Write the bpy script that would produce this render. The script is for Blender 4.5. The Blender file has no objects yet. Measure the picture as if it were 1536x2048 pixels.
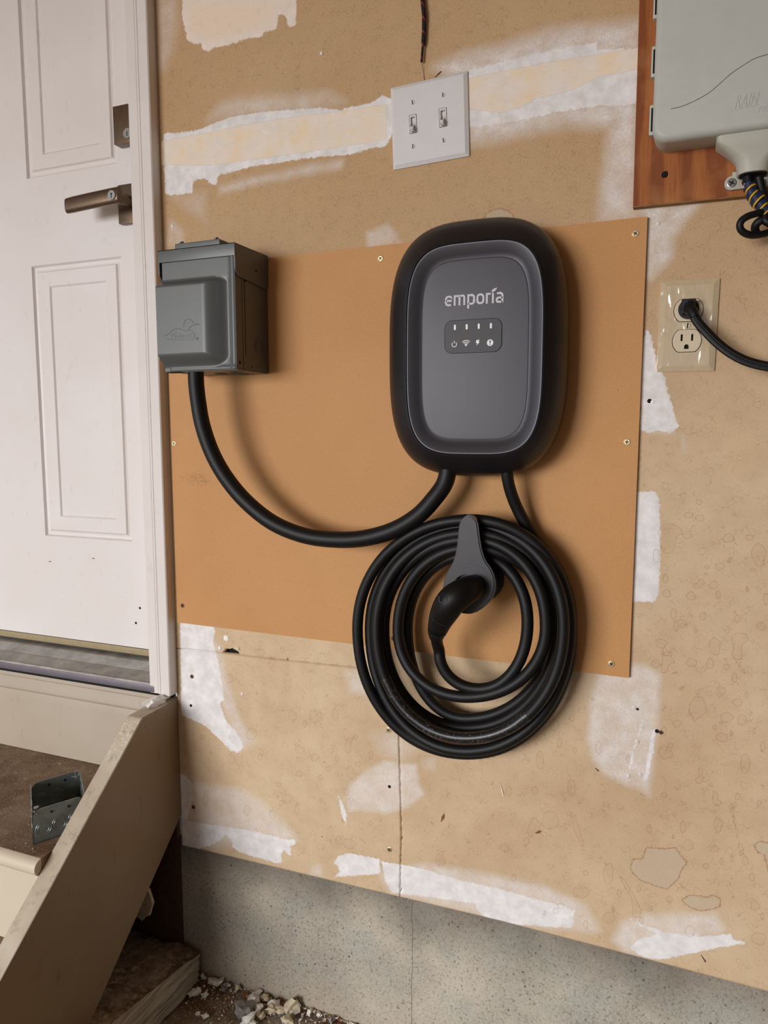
import bpy, bmesh, math, random
import numpy as np
from mathutils import Vector, Matrix, noise as mnoise

random.seed(7); rng = np.random.default_rng(7)
SC = bpy.context.scene; COL = SC.collection
# ---------------------------------------------------------------- camera (solved from the plates, the board and the door)
F, YAW, PITCH, ROLL, CX, CD, CZ = 1477.3486, -0.3850753, -0.1092289, 0.0016209, 0.42868, 1.0576603, 0.1251536
def _rot():
    cy, sy, cp, sp = math.cos(YAW), math.sin(YAW), math.cos(PITCH), math.sin(PITCH)
    fwd = np.array([sy*cp, cy*cp, sp]); right = np.array([cy, -sy, 0.0]); down = -np.cross(right, fwd)
    cr, sr = math.cos(ROLL), math.sin(ROLL)
    return np.array([cr*right+sr*down, -sr*right+cr*down, fwd])
RM = _rot(); CAMP = np.array([CX, -CD, CZ])
cam_d = bpy.data.cameras.new('camera'); cam = bpy.data.objects.new('camera', cam_d); COL.objects.link(cam)
cam_d.sensor_fit = 'VERTICAL'; cam_d.sensor_height = 36.0; cam_d.lens = F/2048*36.0; cam_d.clip_start = 0.01
m = Matrix.Identity(4)
for i in range(3):
    m[i][0] = RM[0][i]; m[i][1] = -RM[1][i]; m[i][2] = -RM[2][i]; m[i][3] = CAMP[i]
cam.matrix_world = m; SC.camera = cam
# ---------------------------------------------------------------- world, daylight from the garage opening, exposure
wd = bpy.data.worlds.new('world'); SC.world = wd; wd.use_nodes = True
bg = wd.node_tree.nodes['Background']; bg.inputs[0].default_value = (0.86, 0.93, 1.0, 1); bg.inputs[1].default_value = 0.42
def area(name, loc, target, sx, sy, power, col):
    l = bpy.data.lights.new(name, 'AREA'); l.shape = 'RECTANGLE'; l.size = sx; l.size_y = sy; l.energy = power; l.color = col
    o = bpy.data.objects.new(name, l); COL.objects.link(o); o.location = loc
    o.rotation_euler = (Vector(target)-Vector(loc)).to_track_quat('-Z', 'Y').to_euler(); return o
area('garage_opening_daylight', (-2.7, -6.4, 1.5), (0, 0, -0.2), 3.4, 3.8, 700, (0.99, 0.985, 1.0))
SC.view_settings.view_transform = 'Standard'; SC.view_settings.look = 'None'
SC.view_settings.exposure = 0.0; SC.view_settings.gamma = 1.0; SC.view_settings.use_curve_mapping = False

# ---------------------------------------------------------------- pixel -> world on a plane
def _ray(u, v): return RM.T @ np.array([(u-768)/F, (v-1024)/F, 1.0])
def W(u, v, Y=0.0):
    d = _ray(u, v); return Vector(CAMP + (Y+CD)/d[1]*d)
def WX(u, v, X):
    d = _ray(u, v); return Vector(CAMP + (X-CX)/d[0]*d)
def WZ(u, v, Z):
    d = _ray(u, v); return Vector(CAMP + (Z-CZ)/d[2]*d)

# ---------------------------------------------------------------- materials
def lin(h):
    h = h.lstrip('#'); c = [int(h[i:i+2], 16)/255 for i in (0, 2, 4)]
    return tuple(x/12.92 if x <= 0.04045 else ((x+0.055)/1.055)**2.4 for x in c)+(1,)
class NT:
    def __init__(s, name):
        s.m = bpy.data.materials.new(name); s.m.use_nodes = True; s.t = s.m.node_tree
        s.b = s.t.nodes['Principled BSDF']; s._c = None
    def n(s, typ, **kw):
        x = s.t.nodes.new(typ)
        for k, v in kw.items(): setattr(x, k, v)
        return x
    def L(s, a, b): s.t.links.new(a, b)
    def coord(s, scale=(1,1,1), loc=(0,0,0), rot=(0,0,0)):
        if s._c is None: s._c = s.n('ShaderNodeNewGeometry').outputs['Position']
        mp = s.n('ShaderNodeMapping'); mp.inputs['Scale'].default_value = scale; mp.inputs['Location'].default_value = loc
        mp.inputs['Rotation'].default_value = rot
        s.L(s._c, mp.inputs[0]); return mp.outputs[0]
    def objc(s, scale=(1,1,1)):
        tc = s.n('ShaderNodeTexCoord'); mp = s.n('ShaderNodeMapping'); mp.inputs['Scale'].default_value = scale
        s.L(tc.outputs['Object'], mp.inputs[0]); return mp.outputs[0]
    def noise(s, vec, scale, detail=3, rough=0.55, dist=0.0):
        x = s.n('ShaderNodeTexNoise'); x.inputs['Scale'].default_value = scale; x.inputs['Detail'].default_value = detail
        x.inputs['Roughness'].default_value = rough; x.inputs['Distortion'].default_value = dist
        s.L(vec, x.inputs['Vector']); return x.outputs['Fac']
    def vor(s, vec, scale, feature='F1', rand=1.0):
        x = s.n('ShaderNodeTexVoronoi', feature=feature); x.inputs['Scale'].default_value = scale
        x.inputs['Randomness'].default_value = rand; s.L(vec, x.inputs['Vector']); return x.outputs['Distance']
    def rng(s, v, a, b, c=0.0, d=1.0, smooth=False):
        x = s.n('ShaderNodeMapRange'); x.interpolation_type = 'SMOOTHSTEP' if smooth else 'LINEAR'
        for k, q in zip(('From Min','From Max','To Min','To Max'), (a, b, c, d)): x.inputs[k].default_value = q
        s.L(v, x.inputs['Value']); return x.outputs[0]
    def math(s, op, a, b=None, c=None):
        x = s.n('ShaderNodeMath', operation=op)
        for i, q in enumerate((a, b, c)):
            if q is None: continue
            if isinstance(q, (int, float)): x.inputs[i].default_value = q
            else: s.L(q, x.inputs[i])
        return x.outputs[0]
    def mix(s, fac, a, b, mode='MIX'):
        x = s.n('ShaderNodeMix', data_type='RGBA', blend_type=mode)
        for i, q in ((0, fac), (6, a), (7, b)):
            if isinstance(q, (int, float)): x.inputs[i].default_value = q
            elif isinstance(q, tuple): x.inputs[i].default_value = q
            else: s.L(q, x.inputs[i])
        return x.outputs[2]
    def attr(s, name):
        return s.n('ShaderNodeAttribute', attribute_name=name).outputs['Fac']
    def bump(s, h, strength=0.3, dist=0.001):
        x = s.n('ShaderNodeBump'); x.inputs['Strength'].default_value = strength; x.inputs['Distance'].default_value = dist
        s.L(h, x.inputs['Height']); s.L(x.outputs[0], s.b.inputs['Normal'])
    def out(s, col=None, rough=0.5, metal=0.0, spec=0.5, coat=0.0):
        if col is not None:
            if isinstance(col, tuple): s.b.inputs['Base Color'].default_value = col
            else: s.L(col, s.b.inputs['Base Color'])
        if isinstance(rough, (int, float)): s.b.inputs['Roughness'].default_value = rough
        else: s.L(rough, s.b.inputs['Roughness'])
        s.b.inputs['Metallic'].default_value = metal; s.b.inputs['Specular IOR Level'].default_value = spec
        s.b.inputs['Coat Weight'].default_value = coat
        return s.m

def plain(name, hexc, rough=0.5, metal=0.0, var=0.06, nscale=60, bump=0.0, spec=0.5, coat=0.0, bscale=600, specks=None):
    t = NT(name); c = lin(hexc); v = t.coord()
    nz = t.rng(t.noise(v, nscale, 4), 0.3, 0.7)
    dark = tuple(x*(1-var) for x in c[:3])+(1,); lite = tuple(min(1, x*(1+var)) for x in c[:3])+(1,)
    col = t.mix(nz, dark, lite)
    if specks:
        d = t.rng(t.vor(v, specks[1]), 0.02, 0.10, 1, 0); g = t.rng(t.noise(v, specks[1]*0.4, 1), 0.52, 0.62)
        col = t.mix(t.math('MULTIPLY', d, g), col, lin(specks[0]))
    if bump: t.bump(t.noise(v, bscale, 2), bump, 0.0004)
    return t.out(col, rough, metal, spec, coat)

M = {}
# kraft faced drywall with joint compound, paper tape and water rings (all driven by painted-on shapes of their own)
t = NT('drywall'); v = t.coord()
big = t.noise(v, 3.2, 4, 0.6); mid = t.noise(v, 24, 4); fine = t.noise(v, 420, 3)
base = t.mix(t.rng(big, 0.35, 0.68), lin('#c3a684'), lin('#d8c09e'))
szw = t.n('ShaderNodeSeparateXYZ'); t.L(v, szw.inputs[0])      # light falloff put into the colour: browner towards the top, paler below
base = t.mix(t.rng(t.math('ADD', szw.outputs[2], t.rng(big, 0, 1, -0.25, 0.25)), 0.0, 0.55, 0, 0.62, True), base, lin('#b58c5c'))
base = t.mix(t.rng(mid, 0.40, 0.72, 0, 0.34), base, lin('#b39571'))
base = t.mix(t.rng(fine, 0.35, 0.75, 0, 0.24), base, lin('#e6cfae'))
wv = t.n('ShaderNodeVectorMath', operation='ADD'); t.L(v, wv.inputs[0])
nz = t.n('ShaderNodeTexNoise'); nz.inputs['Scale'].default_value = 110; nz.inputs['Detail'].default_value = 2; t.L(v, nz.inputs['Vector'])
ns = t.n('ShaderNodeVectorMath', operation='SCALE'); ns.inputs['Scale'].default_value = 0.010; t.L(nz.outputs['Color'], ns.inputs[0]); t.L(ns.outputs[0], wv.inputs[1])
fib = t.rng(t.vor(wv.outputs[0], 150, 'DISTANCE_TO_EDGE'), 0.0, 0.05, 1, 0)
fib = t.math('MULTIPLY', fib, t.rng(t.noise(v, 60, 2), 0.46, 0.62))
base = t.mix(t.math('MULTIPLY', fib, 0.5), base, lin('#8a683f'))
spk = t.math('MULTIPLY', t.rng(t.vor(v, 85), 0.03, 0.07, 1, 0), t.rng(t.noise(v, 33, 1), 0.58, 0.66))
base = t.mix(t.math('MULTIPLY', spk, 0.55), base, lin('#5c4127'))
# faint and strong water rings
wob = t.rng(t.noise(v, 240, 3), 0, 1, -0.0011, 0.0011); wob2 = t.rng(t.noise(v, 330, 4, 0.7), 0, 1, -0.0042, 0.0042)
fa = t.math('ADD', t.attr('ring'), wob); sa = t.math('ADD', t.attr('stain'), wob2)
col = t.mix(t.rng(fa, -0.0008, 0.0004, 0.0, 0.07), base, lin('#a07c58'))
line = t.rng(t.math('ABSOLUTE', fa), 0.0, 0.0007, 0.42, 0)
# white compound
edge = t.math('ADD', t.rng(t.noise(v, 150, 5, 0.7), 0, 1, -0.0060, 0.0060), t.rng(t.noise(v, 900, 2), 0, 1, -0.0016, 0.0016))
wf = t.rng(t.math('ADD', t.attr('white'), edge), -0.0006, 0.0010)
wf = t.math('MULTIPLY', wf, t.rng(t.noise(v, 55, 5, 0.65), 0.28, 0.46, 0.82, 1.0))
hz = t.math('MULTIPLY', t.attr('haze'), t.rng(t.noise(v, 330, 4, 0.75), 0.30, 0.60, 0.5, 1.0))
hz = t.math('MULTIPLY', hz, t.rng(t.noise(v, 36, 3), 0.30, 0.6, 0.55, 1.0))
wf = t.math('MAXIMUM', wf, hz)
wcol = t.mix(t.rng(t.noise(v, 48, 5, 0.6), 0.38, 0.66), lin('#dfdbd8'), lin('#f3f0ef'))
cream = t.attr('cream')
wcol = t.mix(t.rng(cream, -0.02, 0.02), wcol, lin('#f0dcc6'))
col = t.mix(wf, col, wcol)
pk = t.math('ADD', t.attr('peach'), t.rng(t.noise(v, 60, 3), 0, 1, -0.0012, 0.0012))
pf = t.math('MULTIPLY', t.rng(pk, -0.0003, 0.0005), t.rng(t.noise(v, 26, 4), 0.34, 0.60, 0.45, 1.0))
pc = t.mix(t.rng(t.noise(v, 30, 3), 0.42, 0.66), lin('#efe0cd'), lin('#f0dabb'))
col = t.mix(pf, col, pc)
pl = t.rng(t.math('ABSOLUTE', pk), 0.0, 0.0007, 0.35, 0)
col = t.mix(pl, col, lin('#c7a682'))
col = t.mix(line, col, lin('#94693f'))
col = t.mix(t.rng(sa, -0.0012, 0.0002, 0.0, 0.55), col, lin('#c3b39c'))
col = t.mix(t.rng(t.math('ABSOLUTE', sa), 0.0, 0.0011, 0.85, 0), col, lin('#a06a3c'))
# scratches on compound
scr = t.n('ShaderNodeTexNoise'); scr.inputs['Scale'].default_value = 1.0; scr.inputs['Detail'].default_value = 3
t.L(t.coord((55, 55, 900), rot=(0, 0.16, 0)), scr.inputs['Vector'])
col = t.mix(t.math('MULTIPLY', t.rng(scr.outputs['Fac'], 0.60, 0.72), t.math('MULTIPLY', wf, 0.22)), col, lin('#94816c'))
t.bump(t.math('ADD', t.math('MULTIPLY', wf, 0.5), t.math('MULTIPLY', fine, 0.35)), 0.35, 0.0007)
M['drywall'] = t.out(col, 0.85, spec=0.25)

t = NT('hardboard'); v = t.coord()
c = t.mix(t.rng(t.noise(v, 5, 3), 0.3, 0.7), lin('#c08a53'), lin('#c9945d'))
c = t.mix(t.rng(t.noise(v, 700, 3, 0.7), 0.40, 0.75, 0, 0.30), c, lin('#dcae78'))
c = t.mix(t.rng(t.noise(v, 900, 2), 0.5, 0.8, 0, 0.32), c, lin('#95602f'))
c = t.mix(t.math('MULTIPLY', t.rng(t.vor(v, 70), 0.03, 0.06, 1, 0), t.rng(t.noise(v, 20, 1), 0.60, 0.66)), c, lin('#6b4120'))
sm = t.math('MULTIPLY', t.rng(t.attr('smudge'), -0.004, 0.006), t.rng(t.noise(v, 420, 3), 0.5, 0.62))
c = t.mix(t.math('MULTIPLY', sm, 0.5), c, lin('#5a4030'))
M['hardboard'] = t.out(c, 0.62, spec=0.35); t.bump(t.noise(v, 600, 2), 0.12, 0.0003)

t = NT('concrete'); v = t.coord()
sep = t.n('ShaderNodeSeparateXYZ'); t.L(v, sep.inputs[0])
c = t.mix(t.rng(t.noise(v, 6, 6, 0.65), 0.36, 0.64), lin('#9c968b'), lin('#c2b9a8'))
c = t.mix(t.rng(t.noise(v, 11, 4), 0.48, 0.66, 0, 0.6), c, lin('#a0a49c'))
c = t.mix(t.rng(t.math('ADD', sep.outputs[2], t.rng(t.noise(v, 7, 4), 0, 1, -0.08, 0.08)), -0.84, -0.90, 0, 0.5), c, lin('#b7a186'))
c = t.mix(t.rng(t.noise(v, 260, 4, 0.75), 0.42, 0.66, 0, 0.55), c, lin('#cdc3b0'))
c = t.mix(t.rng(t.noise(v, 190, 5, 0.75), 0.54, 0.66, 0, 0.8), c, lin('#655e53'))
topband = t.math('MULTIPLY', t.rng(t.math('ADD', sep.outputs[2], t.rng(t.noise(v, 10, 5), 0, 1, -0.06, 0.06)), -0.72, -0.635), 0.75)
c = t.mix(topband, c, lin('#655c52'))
pit = t.math('MULTIPLY', t.rng(t.vor(v, 80), 0.05, 0.17, 1, 0), t.rng(t.noise(v, 40, 1), 0.50, 0.58))
pit2 = t.math('MULTIPLY', t.rng(t.vor(v, 230), 0.08, 0.24, 1, 0), t.rng(t.noise(v, 90, 1), 0.48, 0.60))
pits = t.math('MAXIMUM', pit, t.math('MULTIPLY', pit2, 0.75))
c = t.mix(t.math('MULTIPLY', pits, 0.85), c, lin('#332c24'))
cr = t.math('ABSOLUTE', t.math('ADD', t.math('ADD', sep.outputs[0], -0.0445), t.rng(t.noise(v, 30, 4), 0, 1, -0.004, 0.004)))
c = t.mix(t.rng(cr, 0, 0.0011, 0.8, 0), c, lin('#51402f'))
t.bump(t.math('SUBTRACT', t.math('MULTIPLY', t.noise(v, 200, 4), 0.7), pits), 0.7, 0.0016)
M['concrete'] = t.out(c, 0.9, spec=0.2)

t = NT('dirt_floor'); v = t.coord()
c = t.mix(t.rng(t.noise(v, 14, 5), 0.35, 0.65), lin('#705a45'), lin('#9f9283'))
c = t.mix(t.rng(t.noise(v, 60, 5, 0.7), 0.50, 0.70, 0, 0.8), c, lin('#8e5a31'))
c = t.mix(t.rng(t.noise(v, 260, 4, 0.7), 0.52, 0.66, 0, 0.8), c, lin('#c5b8a3'))
t.bump(t.noise(v, 120, 5, 0.7), 0.9, 0.004); M['dirt'] = t.out(c, 0.95, spec=0.15)

t = NT('dirty_tread'); v = t.coord()
c = t.mix(t.rng(t.noise(v, 10, 4), 0.35, 0.65), lin('#6d5440'), lin('#8a7560'))
c = t.mix(t.rng(t.noise(v, 34, 5, 0.65), 0.50, 0.72, 0, 0.7), c, lin('#a4917c'))
c = t.mix(t.rng(t.noise(v, 300, 4, 0.7), 0.58, 0.68, 0, 0.8), c, lin('#d9c8a8'))
c = t.mix(t.rng(t.noise(v, 70, 4, 0.7), 0.62, 0.72, 0, 0.7), c, lin('#47301f'))
t.bump(t.noise(v, 200, 5, 0.7), 0.5, 0.0015); M['tread'] = t.out(c, 0.9, spec=0.2)

def painted(name, a, b, scuff, amt=0.5, sc=30, rough=0.5):
    t = NT(name); v = t.coord()
    c = t.mix(t.rng(t.noise(v, 6, 3), 0.3, 0.7), lin(a), lin(b))
    n1 = t.n('ShaderNodeTexNoise'); n1.inputs['Scale'].default_value = 1; n1.inputs['Detail'].default_value = 5; n1.inputs['Roughness'].default_value = 0.7
    t.L(t.coord((sc*2.2, sc*2.2, sc)), n1.inputs['Vector'])
    c = t.mix(t.math('MULTIPLY', t.rng(n1.outputs['Fac'], 0.60, 0.78), amt), c, lin(scuff))
    d = t.math('MULTIPLY', t.rng(t.vor(v, 60), 0.03, 0.08, 1, 0), t.rng(t.noise(v, 18, 1), 0.58, 0.64))
    c = t.mix(t.math('MULTIPLY', d, amt), c, lin('#3e3126'))
    t.bump(t.noise(v, 380, 2), 0.12, 0.0004); return t.out(c, rough, spec=0.4)
M['door'] = painted('door_paint', '#dfd8d3', '#e4dedb', '#9a9089', 0.30, 30, 0.42)
M['trim'] = painted('trim_paint', '#dcd5cf', '#e2dbd6', '#a79c93', 0.25, 22, 0.45)
M['taupe'] = painted('taupe_paint', '#ab9d8a', '#b3a593', '#6f5f50', 0.45, 16, 0.45)
M['string'] = painted('stringer_paint', '#8a765c', '#958167', '#55321f', 0.85, 10, 0.40)
t = NT('pale_top_edge'); v = t.coord()
c = t.mix(t.rng(t.noise(v, 14, 4), 0.35, 0.65), lin('#b3a58f'), lin('#c6bba8'))
c = t.mix(t.rng(t.noise(v, 50, 5, 0.7), 0.55, 0.72, 0, 0.8), c, lin('#8f8272'))
sx = t.n('ShaderNodeSeparateXYZ'); t.L(v, sx.inputs[0])
c = t.mix(t.math('MULTIPLY', t.rng(t.noise(v, 260, 4, 0.75), 0.54, 0.60), t.math('MULTIPLY', t.rng(sx.outputs[1], -0.17, -0.13), t.rng(sx.outputs[1], -0.09, -0.105))), c, lin('#e5d8b8'))
M['edge'] = t.out(c, 0.7, spec=0.3)
M['cream'] = painted('cream_paint', '#c9bca6', '#d0c4af', '#8f8270', 0.3, 20, 0.5)

t = NT('aluminium_sill'); v = t.coord()
c = t.mix(t.rng(t.noise(v, 30, 5), 0.35, 0.7), lin('#86807a'), lin('#a8a39b'))
c = t.mix(t.rng(t.noise(v, 150, 4), 0.55, 0.75, 0, 0.5), c, lin('#7b6c58')); M['alu'] = t.out(c, 0.55, 0.35)
M['alu_dark'] = plain('sill_nose', '#77727a', 0.4, 0.6)
M['brass_strip'] = plain('door_sweep', '#9a8a68', 0.6, 0.1)
M['bronze'] = plain('satin_nickel', '#6a5646', 0.34, 0.75, var=0.1, nscale=90)
M['lockface'] = plain('lock_cylinder', '#9a9896', 0.35, 0.7)
M['black'] = plain('matte_black', '#0c0a09', 0.6)
M['hole'] = plain('dark_hole', '#050403', 0.9)
M['rv'] = plain('grey_enamel', '#565958', 0.38, 0.0, var=0.03, nscale=40, bump=0.05, bscale=900)
M['charger_body'] = plain('black_satin_plastic', '#17161a', 0.36, 0.0, var=0.04, bump=0.06, bscale=1400)
M['charger_face'] = plain('graphite_metallic', '#3b393d', 0.44, 0.45, var=0.05, nscale=900, bump=0.10, bscale=1700)
M['charger_ring'] = plain('graphite_ring', '#424146', 0.40, 0.45, var=0.06, nscale=900, bump=0.12, bscale=1700)
M['panel_dark'] = plain('indicator_plastic', '#201e20', 0.5)
M['print'] = plain('grey_print', '#c6c5ca', 0.5)
M['led'] = plain('white_light_pipe', '#e6e3e3', 0.4)
M['rubber'] = plain('black_rubber', '#0d0c0d', 0.52, spec=0.35, var=0.15, nscale=60, bump=0.05)
t = NT('worn_rubber'); v = t.coord(); wn = t.rng(t.noise(t.coord((300, 300, 300)), 1, 5, 0.75), 0.56, 0.70)
M['worn'] = t.out(t.mix(wn, lin('#131213'), lin('#7d7874')), 0.36)
M['hook'] = plain('hook_grey_plastic', '#2b292d', 0.46, var=0.10, nscale=70)
M['hook_black'] = plain('hook_black_plastic', '#100f11', 0.45)
M['glossblack'] = plain('connector_plastic', '#080707', 0.50, spec=0.3, var=0.05)
M['white_plate'] = plain('white_painted_metal', '#d9d6d5', 0.38, var=0.02)
t = NT('ivory_plastic'); v = t.coord(); t.bump(t.noise(t.coord((1, 1, 0.45)), 60, 2, 0.5), 0.9, 0.0028)
M['ivory'] = t.out(lin('#c8b494'), 0.10, spec=0.7, coat=0.5)
M['recess_grey'] = plain('recess_shade_plastic', '#a39d96', 0.5)
M['ivory_face'] = plain('ivory_receptacle', '#d2c1a4', 0.3, var=0.04)
M['steel'] = plain('steel_screw', '#8e8b88', 0.35, 0.8)
M['screw_gold'] = plain('zinc_screw', '#c8b48e', 0.35, 0.6)
M['screw_dark'] = plain('rusty_screw', '#6d4a34', 0.6, 0.3)
M['galv'] = plain('galvanised_steel', '#87908c', 0.38, 0.45, var=0.16, nscale=45)
M['rain'] = plain('grey_abs', '#b6b8b0', 0.5, var=0.03, bump=0.1, bscale=1100)
M['rain2'] = plain('grey_green_abs', '#b3b3a5', 0.5, var=0.03, bump=0.1, bscale=1100)
M['yellow'] = plain('yellow_wire', '#d2a52c', 0.4); M['blue'] = plain('blue_wire', '#1c2a4e', 0.4)
M['pinkwire'] = plain('pale_wire', '#c3a699', 0.5)
M['plaster'] = plain('plaster_chunk', '#f2efe9', 0.9, var=0.14, nscale=90, bump=0.5, bscale=300)
M['plaster_tan'] = plain('tan_chunk', '#dccdb2', 0.9, var=0.2, nscale=90, bump=0.5, bscale=300)
M['leafbrown'] = plain('rust_leaf', '#8a5228', 0.8, var=0.3, nscale=90)
M['ceil'] = plain('ceiling_board', '#b79a76', 0.9)
M['side_drywall'] = plain('plain_kraft_drywall', '#c0a079', 0.85, var=0.08, nscale=9)
M['sidewall'] = plain('side_wall_board', '#463626', 0.9)
M['underdark'] = plain('old_wood_and_shade', '#4e3826', 0.9, var=0.2)

t = NT('plywood'); v = t.coord((1, 1, 0.16))
w = t.n('ShaderNodeTexWave', wave_type='BANDS', bands_direction='X'); w.inputs['Scale'].default_value = 9; w.inputs['Distortion'].default_value = 9
w.inputs['Detail'].default_value = 3; w.inputs['Detail Scale'].default_value = 1.2; t.L(v, w.inputs['Vector'])
c = t.mix(t.rng(w.outputs['Fac'], 0.25, 0.75), lin('#83451c'), lin('#a3602d'))
c = t.mix(t.rng(t.noise(t.coord((400, 400, 22)), 1, 4), 0.45, 0.75, 0, 0.5), c, lin('#6f3412'))
c = t.mix(t.rng(t.noise(t.coord(), 22, 3), 0.5, 0.75, 0, 0.4), c, lin('#c08550')); M['ply'] = t.out(c, 0.6, spec=0.3)
M['ply_edge'] = plain('plywood_edge', '#8d6a3e', 0.8, var=0.2, nscale=90)

t = NT('broken_timber'); g = t.n('ShaderNodeNewGeometry'); v = t.coord()
sp = t.n('ShaderNodeSeparateXYZ'); t.L(g.outputs['Normal'], sp.inputs[0])
side = t.mix(t.rng(t.noise(t.coord((60, 9, 160)), 1, 5, 0.65), 0.38, 0.62), lin('#9f9585'), lin('#cbc3b4'))
side = t.mix(t.rng(t.noise(t.coord((90, 14, 320)), 1, 4), 0.62, 0.70), side, lin('#3c2f24'))
top = t.mix(t.rng(t.noise(v, 28, 6, 0.7), 0.40, 0.62), lin('#705945'), lin('#a08d7c'))
top = t.mix(t.rng(t.noise(v, 60, 6, 0.75), 0.50, 0.66), top, lin('#bcb3a8'))
c = t.mix(t.rng(sp.outputs[2], 0.35, 0.7), side, top); t.bump(t.noise(v, 130, 5, 0.7), 0.9, 0.004); M['timber'] = t.out(c, 0.95, spec=0.1)

t = NT('lace'); v = t.coord((1, 1, 1))
wv = t.n('ShaderNodeTexWave', wave_type='BANDS', bands_direction='DIAGONAL'); wv.inputs['Scale'].default_value = 36; t.L(v, wv.inputs['Vector'])
M['lace'] = t.out(t.mix(t.rng(wv.outputs['Fac'], 0.90, 0.96), lin('#140707'), lin('#7a2c22')), 0.8)

# ---------------------------------------------------------------- mesh helpers
def link(name, me, parent=None, mat=None, smooth=None):
    o = bpy.data.objects.new(name, me); COL.objects.link(o)
    if mat is not None:
        for q in (mat if isinstance(mat, (list, tuple)) else [mat]): me.materials.append(q)
    if smooth is not None:
        me.shade_smooth()
        if smooth < 179: me.set_sharp_from_angle(angle=math.radians(smooth))
    if parent is not None:
        o.parent = parent; o.location = -parent.location
    return o
def finish(name, bm, mat, parent=None, smooth=None):
    bmesh.ops.recalc_face_normals(bm, faces=bm.faces)
    me = bpy.data.meshes.new(name); bm.to_mesh(me); bm.free(); return link(name, me, parent, mat, smooth)
def thing(name, label, cat, loc=(0, 0, 0), group=None):
    o = bpy.data.objects.new(name, None); COL.objects.link(o); o.location = loc; o.empty_display_size = 0.02
    o['label'] = label; o['category'] = cat
    if group: o['group'] = group
    return o
def tag(o, label, cat, group=None):
    o['label'] = label; o['category'] = cat
    if group: o['group'] = group
    return o
def structure(o): o['kind'] = 'structure'; return o
def sempty(name, loc=(0, 0, 0)):
    o = bpy.data.objects.new(name, None); COL.objects.link(o); o.location = loc; o.empty_display_size = 0.02; return structure(o)
def addbox(bm, x0, x1, y0, y1, z0, z1, bev=0.0, mi=0, seg=2):
    r = bmesh.ops.create_cube(bm, size=1.0); vs = r['verts']
    for q in vs: q.co = Vector(((x0+x1)/2+q.co.x*(x1-x0), (y0+y1)/2+q.co.y*(y1-y0), (z0+z1)/2+q.co.z*(z1-z0)))
    fs = set(f for q in vs for f in q.link_faces)
    for f in fs: f.material_index = mi
    if bev: bmesh.ops.bevel(bm, geom=list(set(e for q in vs for e in q.link_edges)), offset=bev, segments=seg, affect='EDGES', profile=0.7)
def box(name, x0, x1, y0, y1, z0, z1, mat, parent=None, bev=0.0, smooth=None):
    bm = bmesh.new(); addbox(bm, x0, x1, y0, y1, z0, z1, bev); return finish(name, bm, mat, parent, 40 if bev and smooth is None else smooth)
def addloft(bm, rings, caps=True, closed=False, mi=0):
    L = [[bm.verts.new(p) for p in r] for r in rings]; n = len(L[0]); k = len(L)
    for i in range(k if closed else k-1):
        a, b = L[i], L[(i+1) % k]
        for j in range(n):
            f = bm.faces.new((a[j], a[(j+1) % n], b[(j+1) % n], b[j])); f.material_index = mi
    if caps and not closed:
        for r in (L[0], L[-1]):
            f = bm.faces.new(r); f.material_index = mi
    return L
def frames(pts):
    P = [Vector(p) for p in pts]; n = len(P); T = []
    for i in range(n): T.append((P[min(i+1, n-1)]-P[max(i-1, 0)]).normalized())
    up = Vector((0, 1, 0)) if abs(T[0].y) < 0.9 else Vector((1, 0, 0)); N = (up-T[0]*up.dot(T[0])).normalized(); out = []
    for i in range(n):
        N = (N-T[i]*N.dot(T[i])).normalized(); out.append((P[i], N, T[i].cross(N)))
    return out
def addtube(bm, pts, r, seg=12, mi=0, flat=None, round_end=False):
    fr = frames(pts); n = len(fr); rings = []
    for i, (p, N, B) in enumerate(fr):
        rr = r[i] if isinstance(r, (list, tuple)) else r; fx = flat if flat else 1.0
        rings.append([p+(N*math.cos(a)*rr*fx+B*math.sin(a)*rr) for a in [2*math.pi*j/seg for j in range(seg)]])
    addloft(bm, rings, mi=mi)
def spline(pts, k=8):
    P = [Vector(p) for p in pts]; P = [P[0]*2-P[1]]+P+[P[-1]*2-P[-2]]; out = []
    for i in range(1, len(P)-2):
        a, b, c, d = P[i-1:i+3]
        for j in range(k):
            s = j/k; out.append(0.5*((2*b)+(c-a)*s+(2*a-5*b+4*c-d)*s*s+(3*b-a-3*c+d)*s**3))
    out.append(P[-2]); return out
def tube(name, pts, r, mat, parent=None, seg=14, flat=None):
    bm = bmesh.new(); addtube(bm, pts, r, seg, flat=flat); return finish(name, bm, mat, parent, 60)
def addcyl(bm, c, axis, r, h, seg=20, mi=0, r2=None):
    a = Vector(axis).normalized(); c = Vector(c); u = a.orthogonal().normalized(); w = a.cross(u); r2 = r if r2 is None else r2
    addloft(bm, [[c+a*(h*s)+(u*math.cos(q)+w*math.sin(q))*rr for q in [2*math.pi*j/seg for j in range(seg)]] for s, rr in ((0, r), (1, r2))], mi=mi)
def cyl(name, c, axis, r, h, mat, parent=None, seg=24, r2=None):
    bm = bmesh.new(); addcyl(bm, c, axis, r, h, seg, 0, r2); return finish(name, bm, mat, parent, 40)
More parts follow.
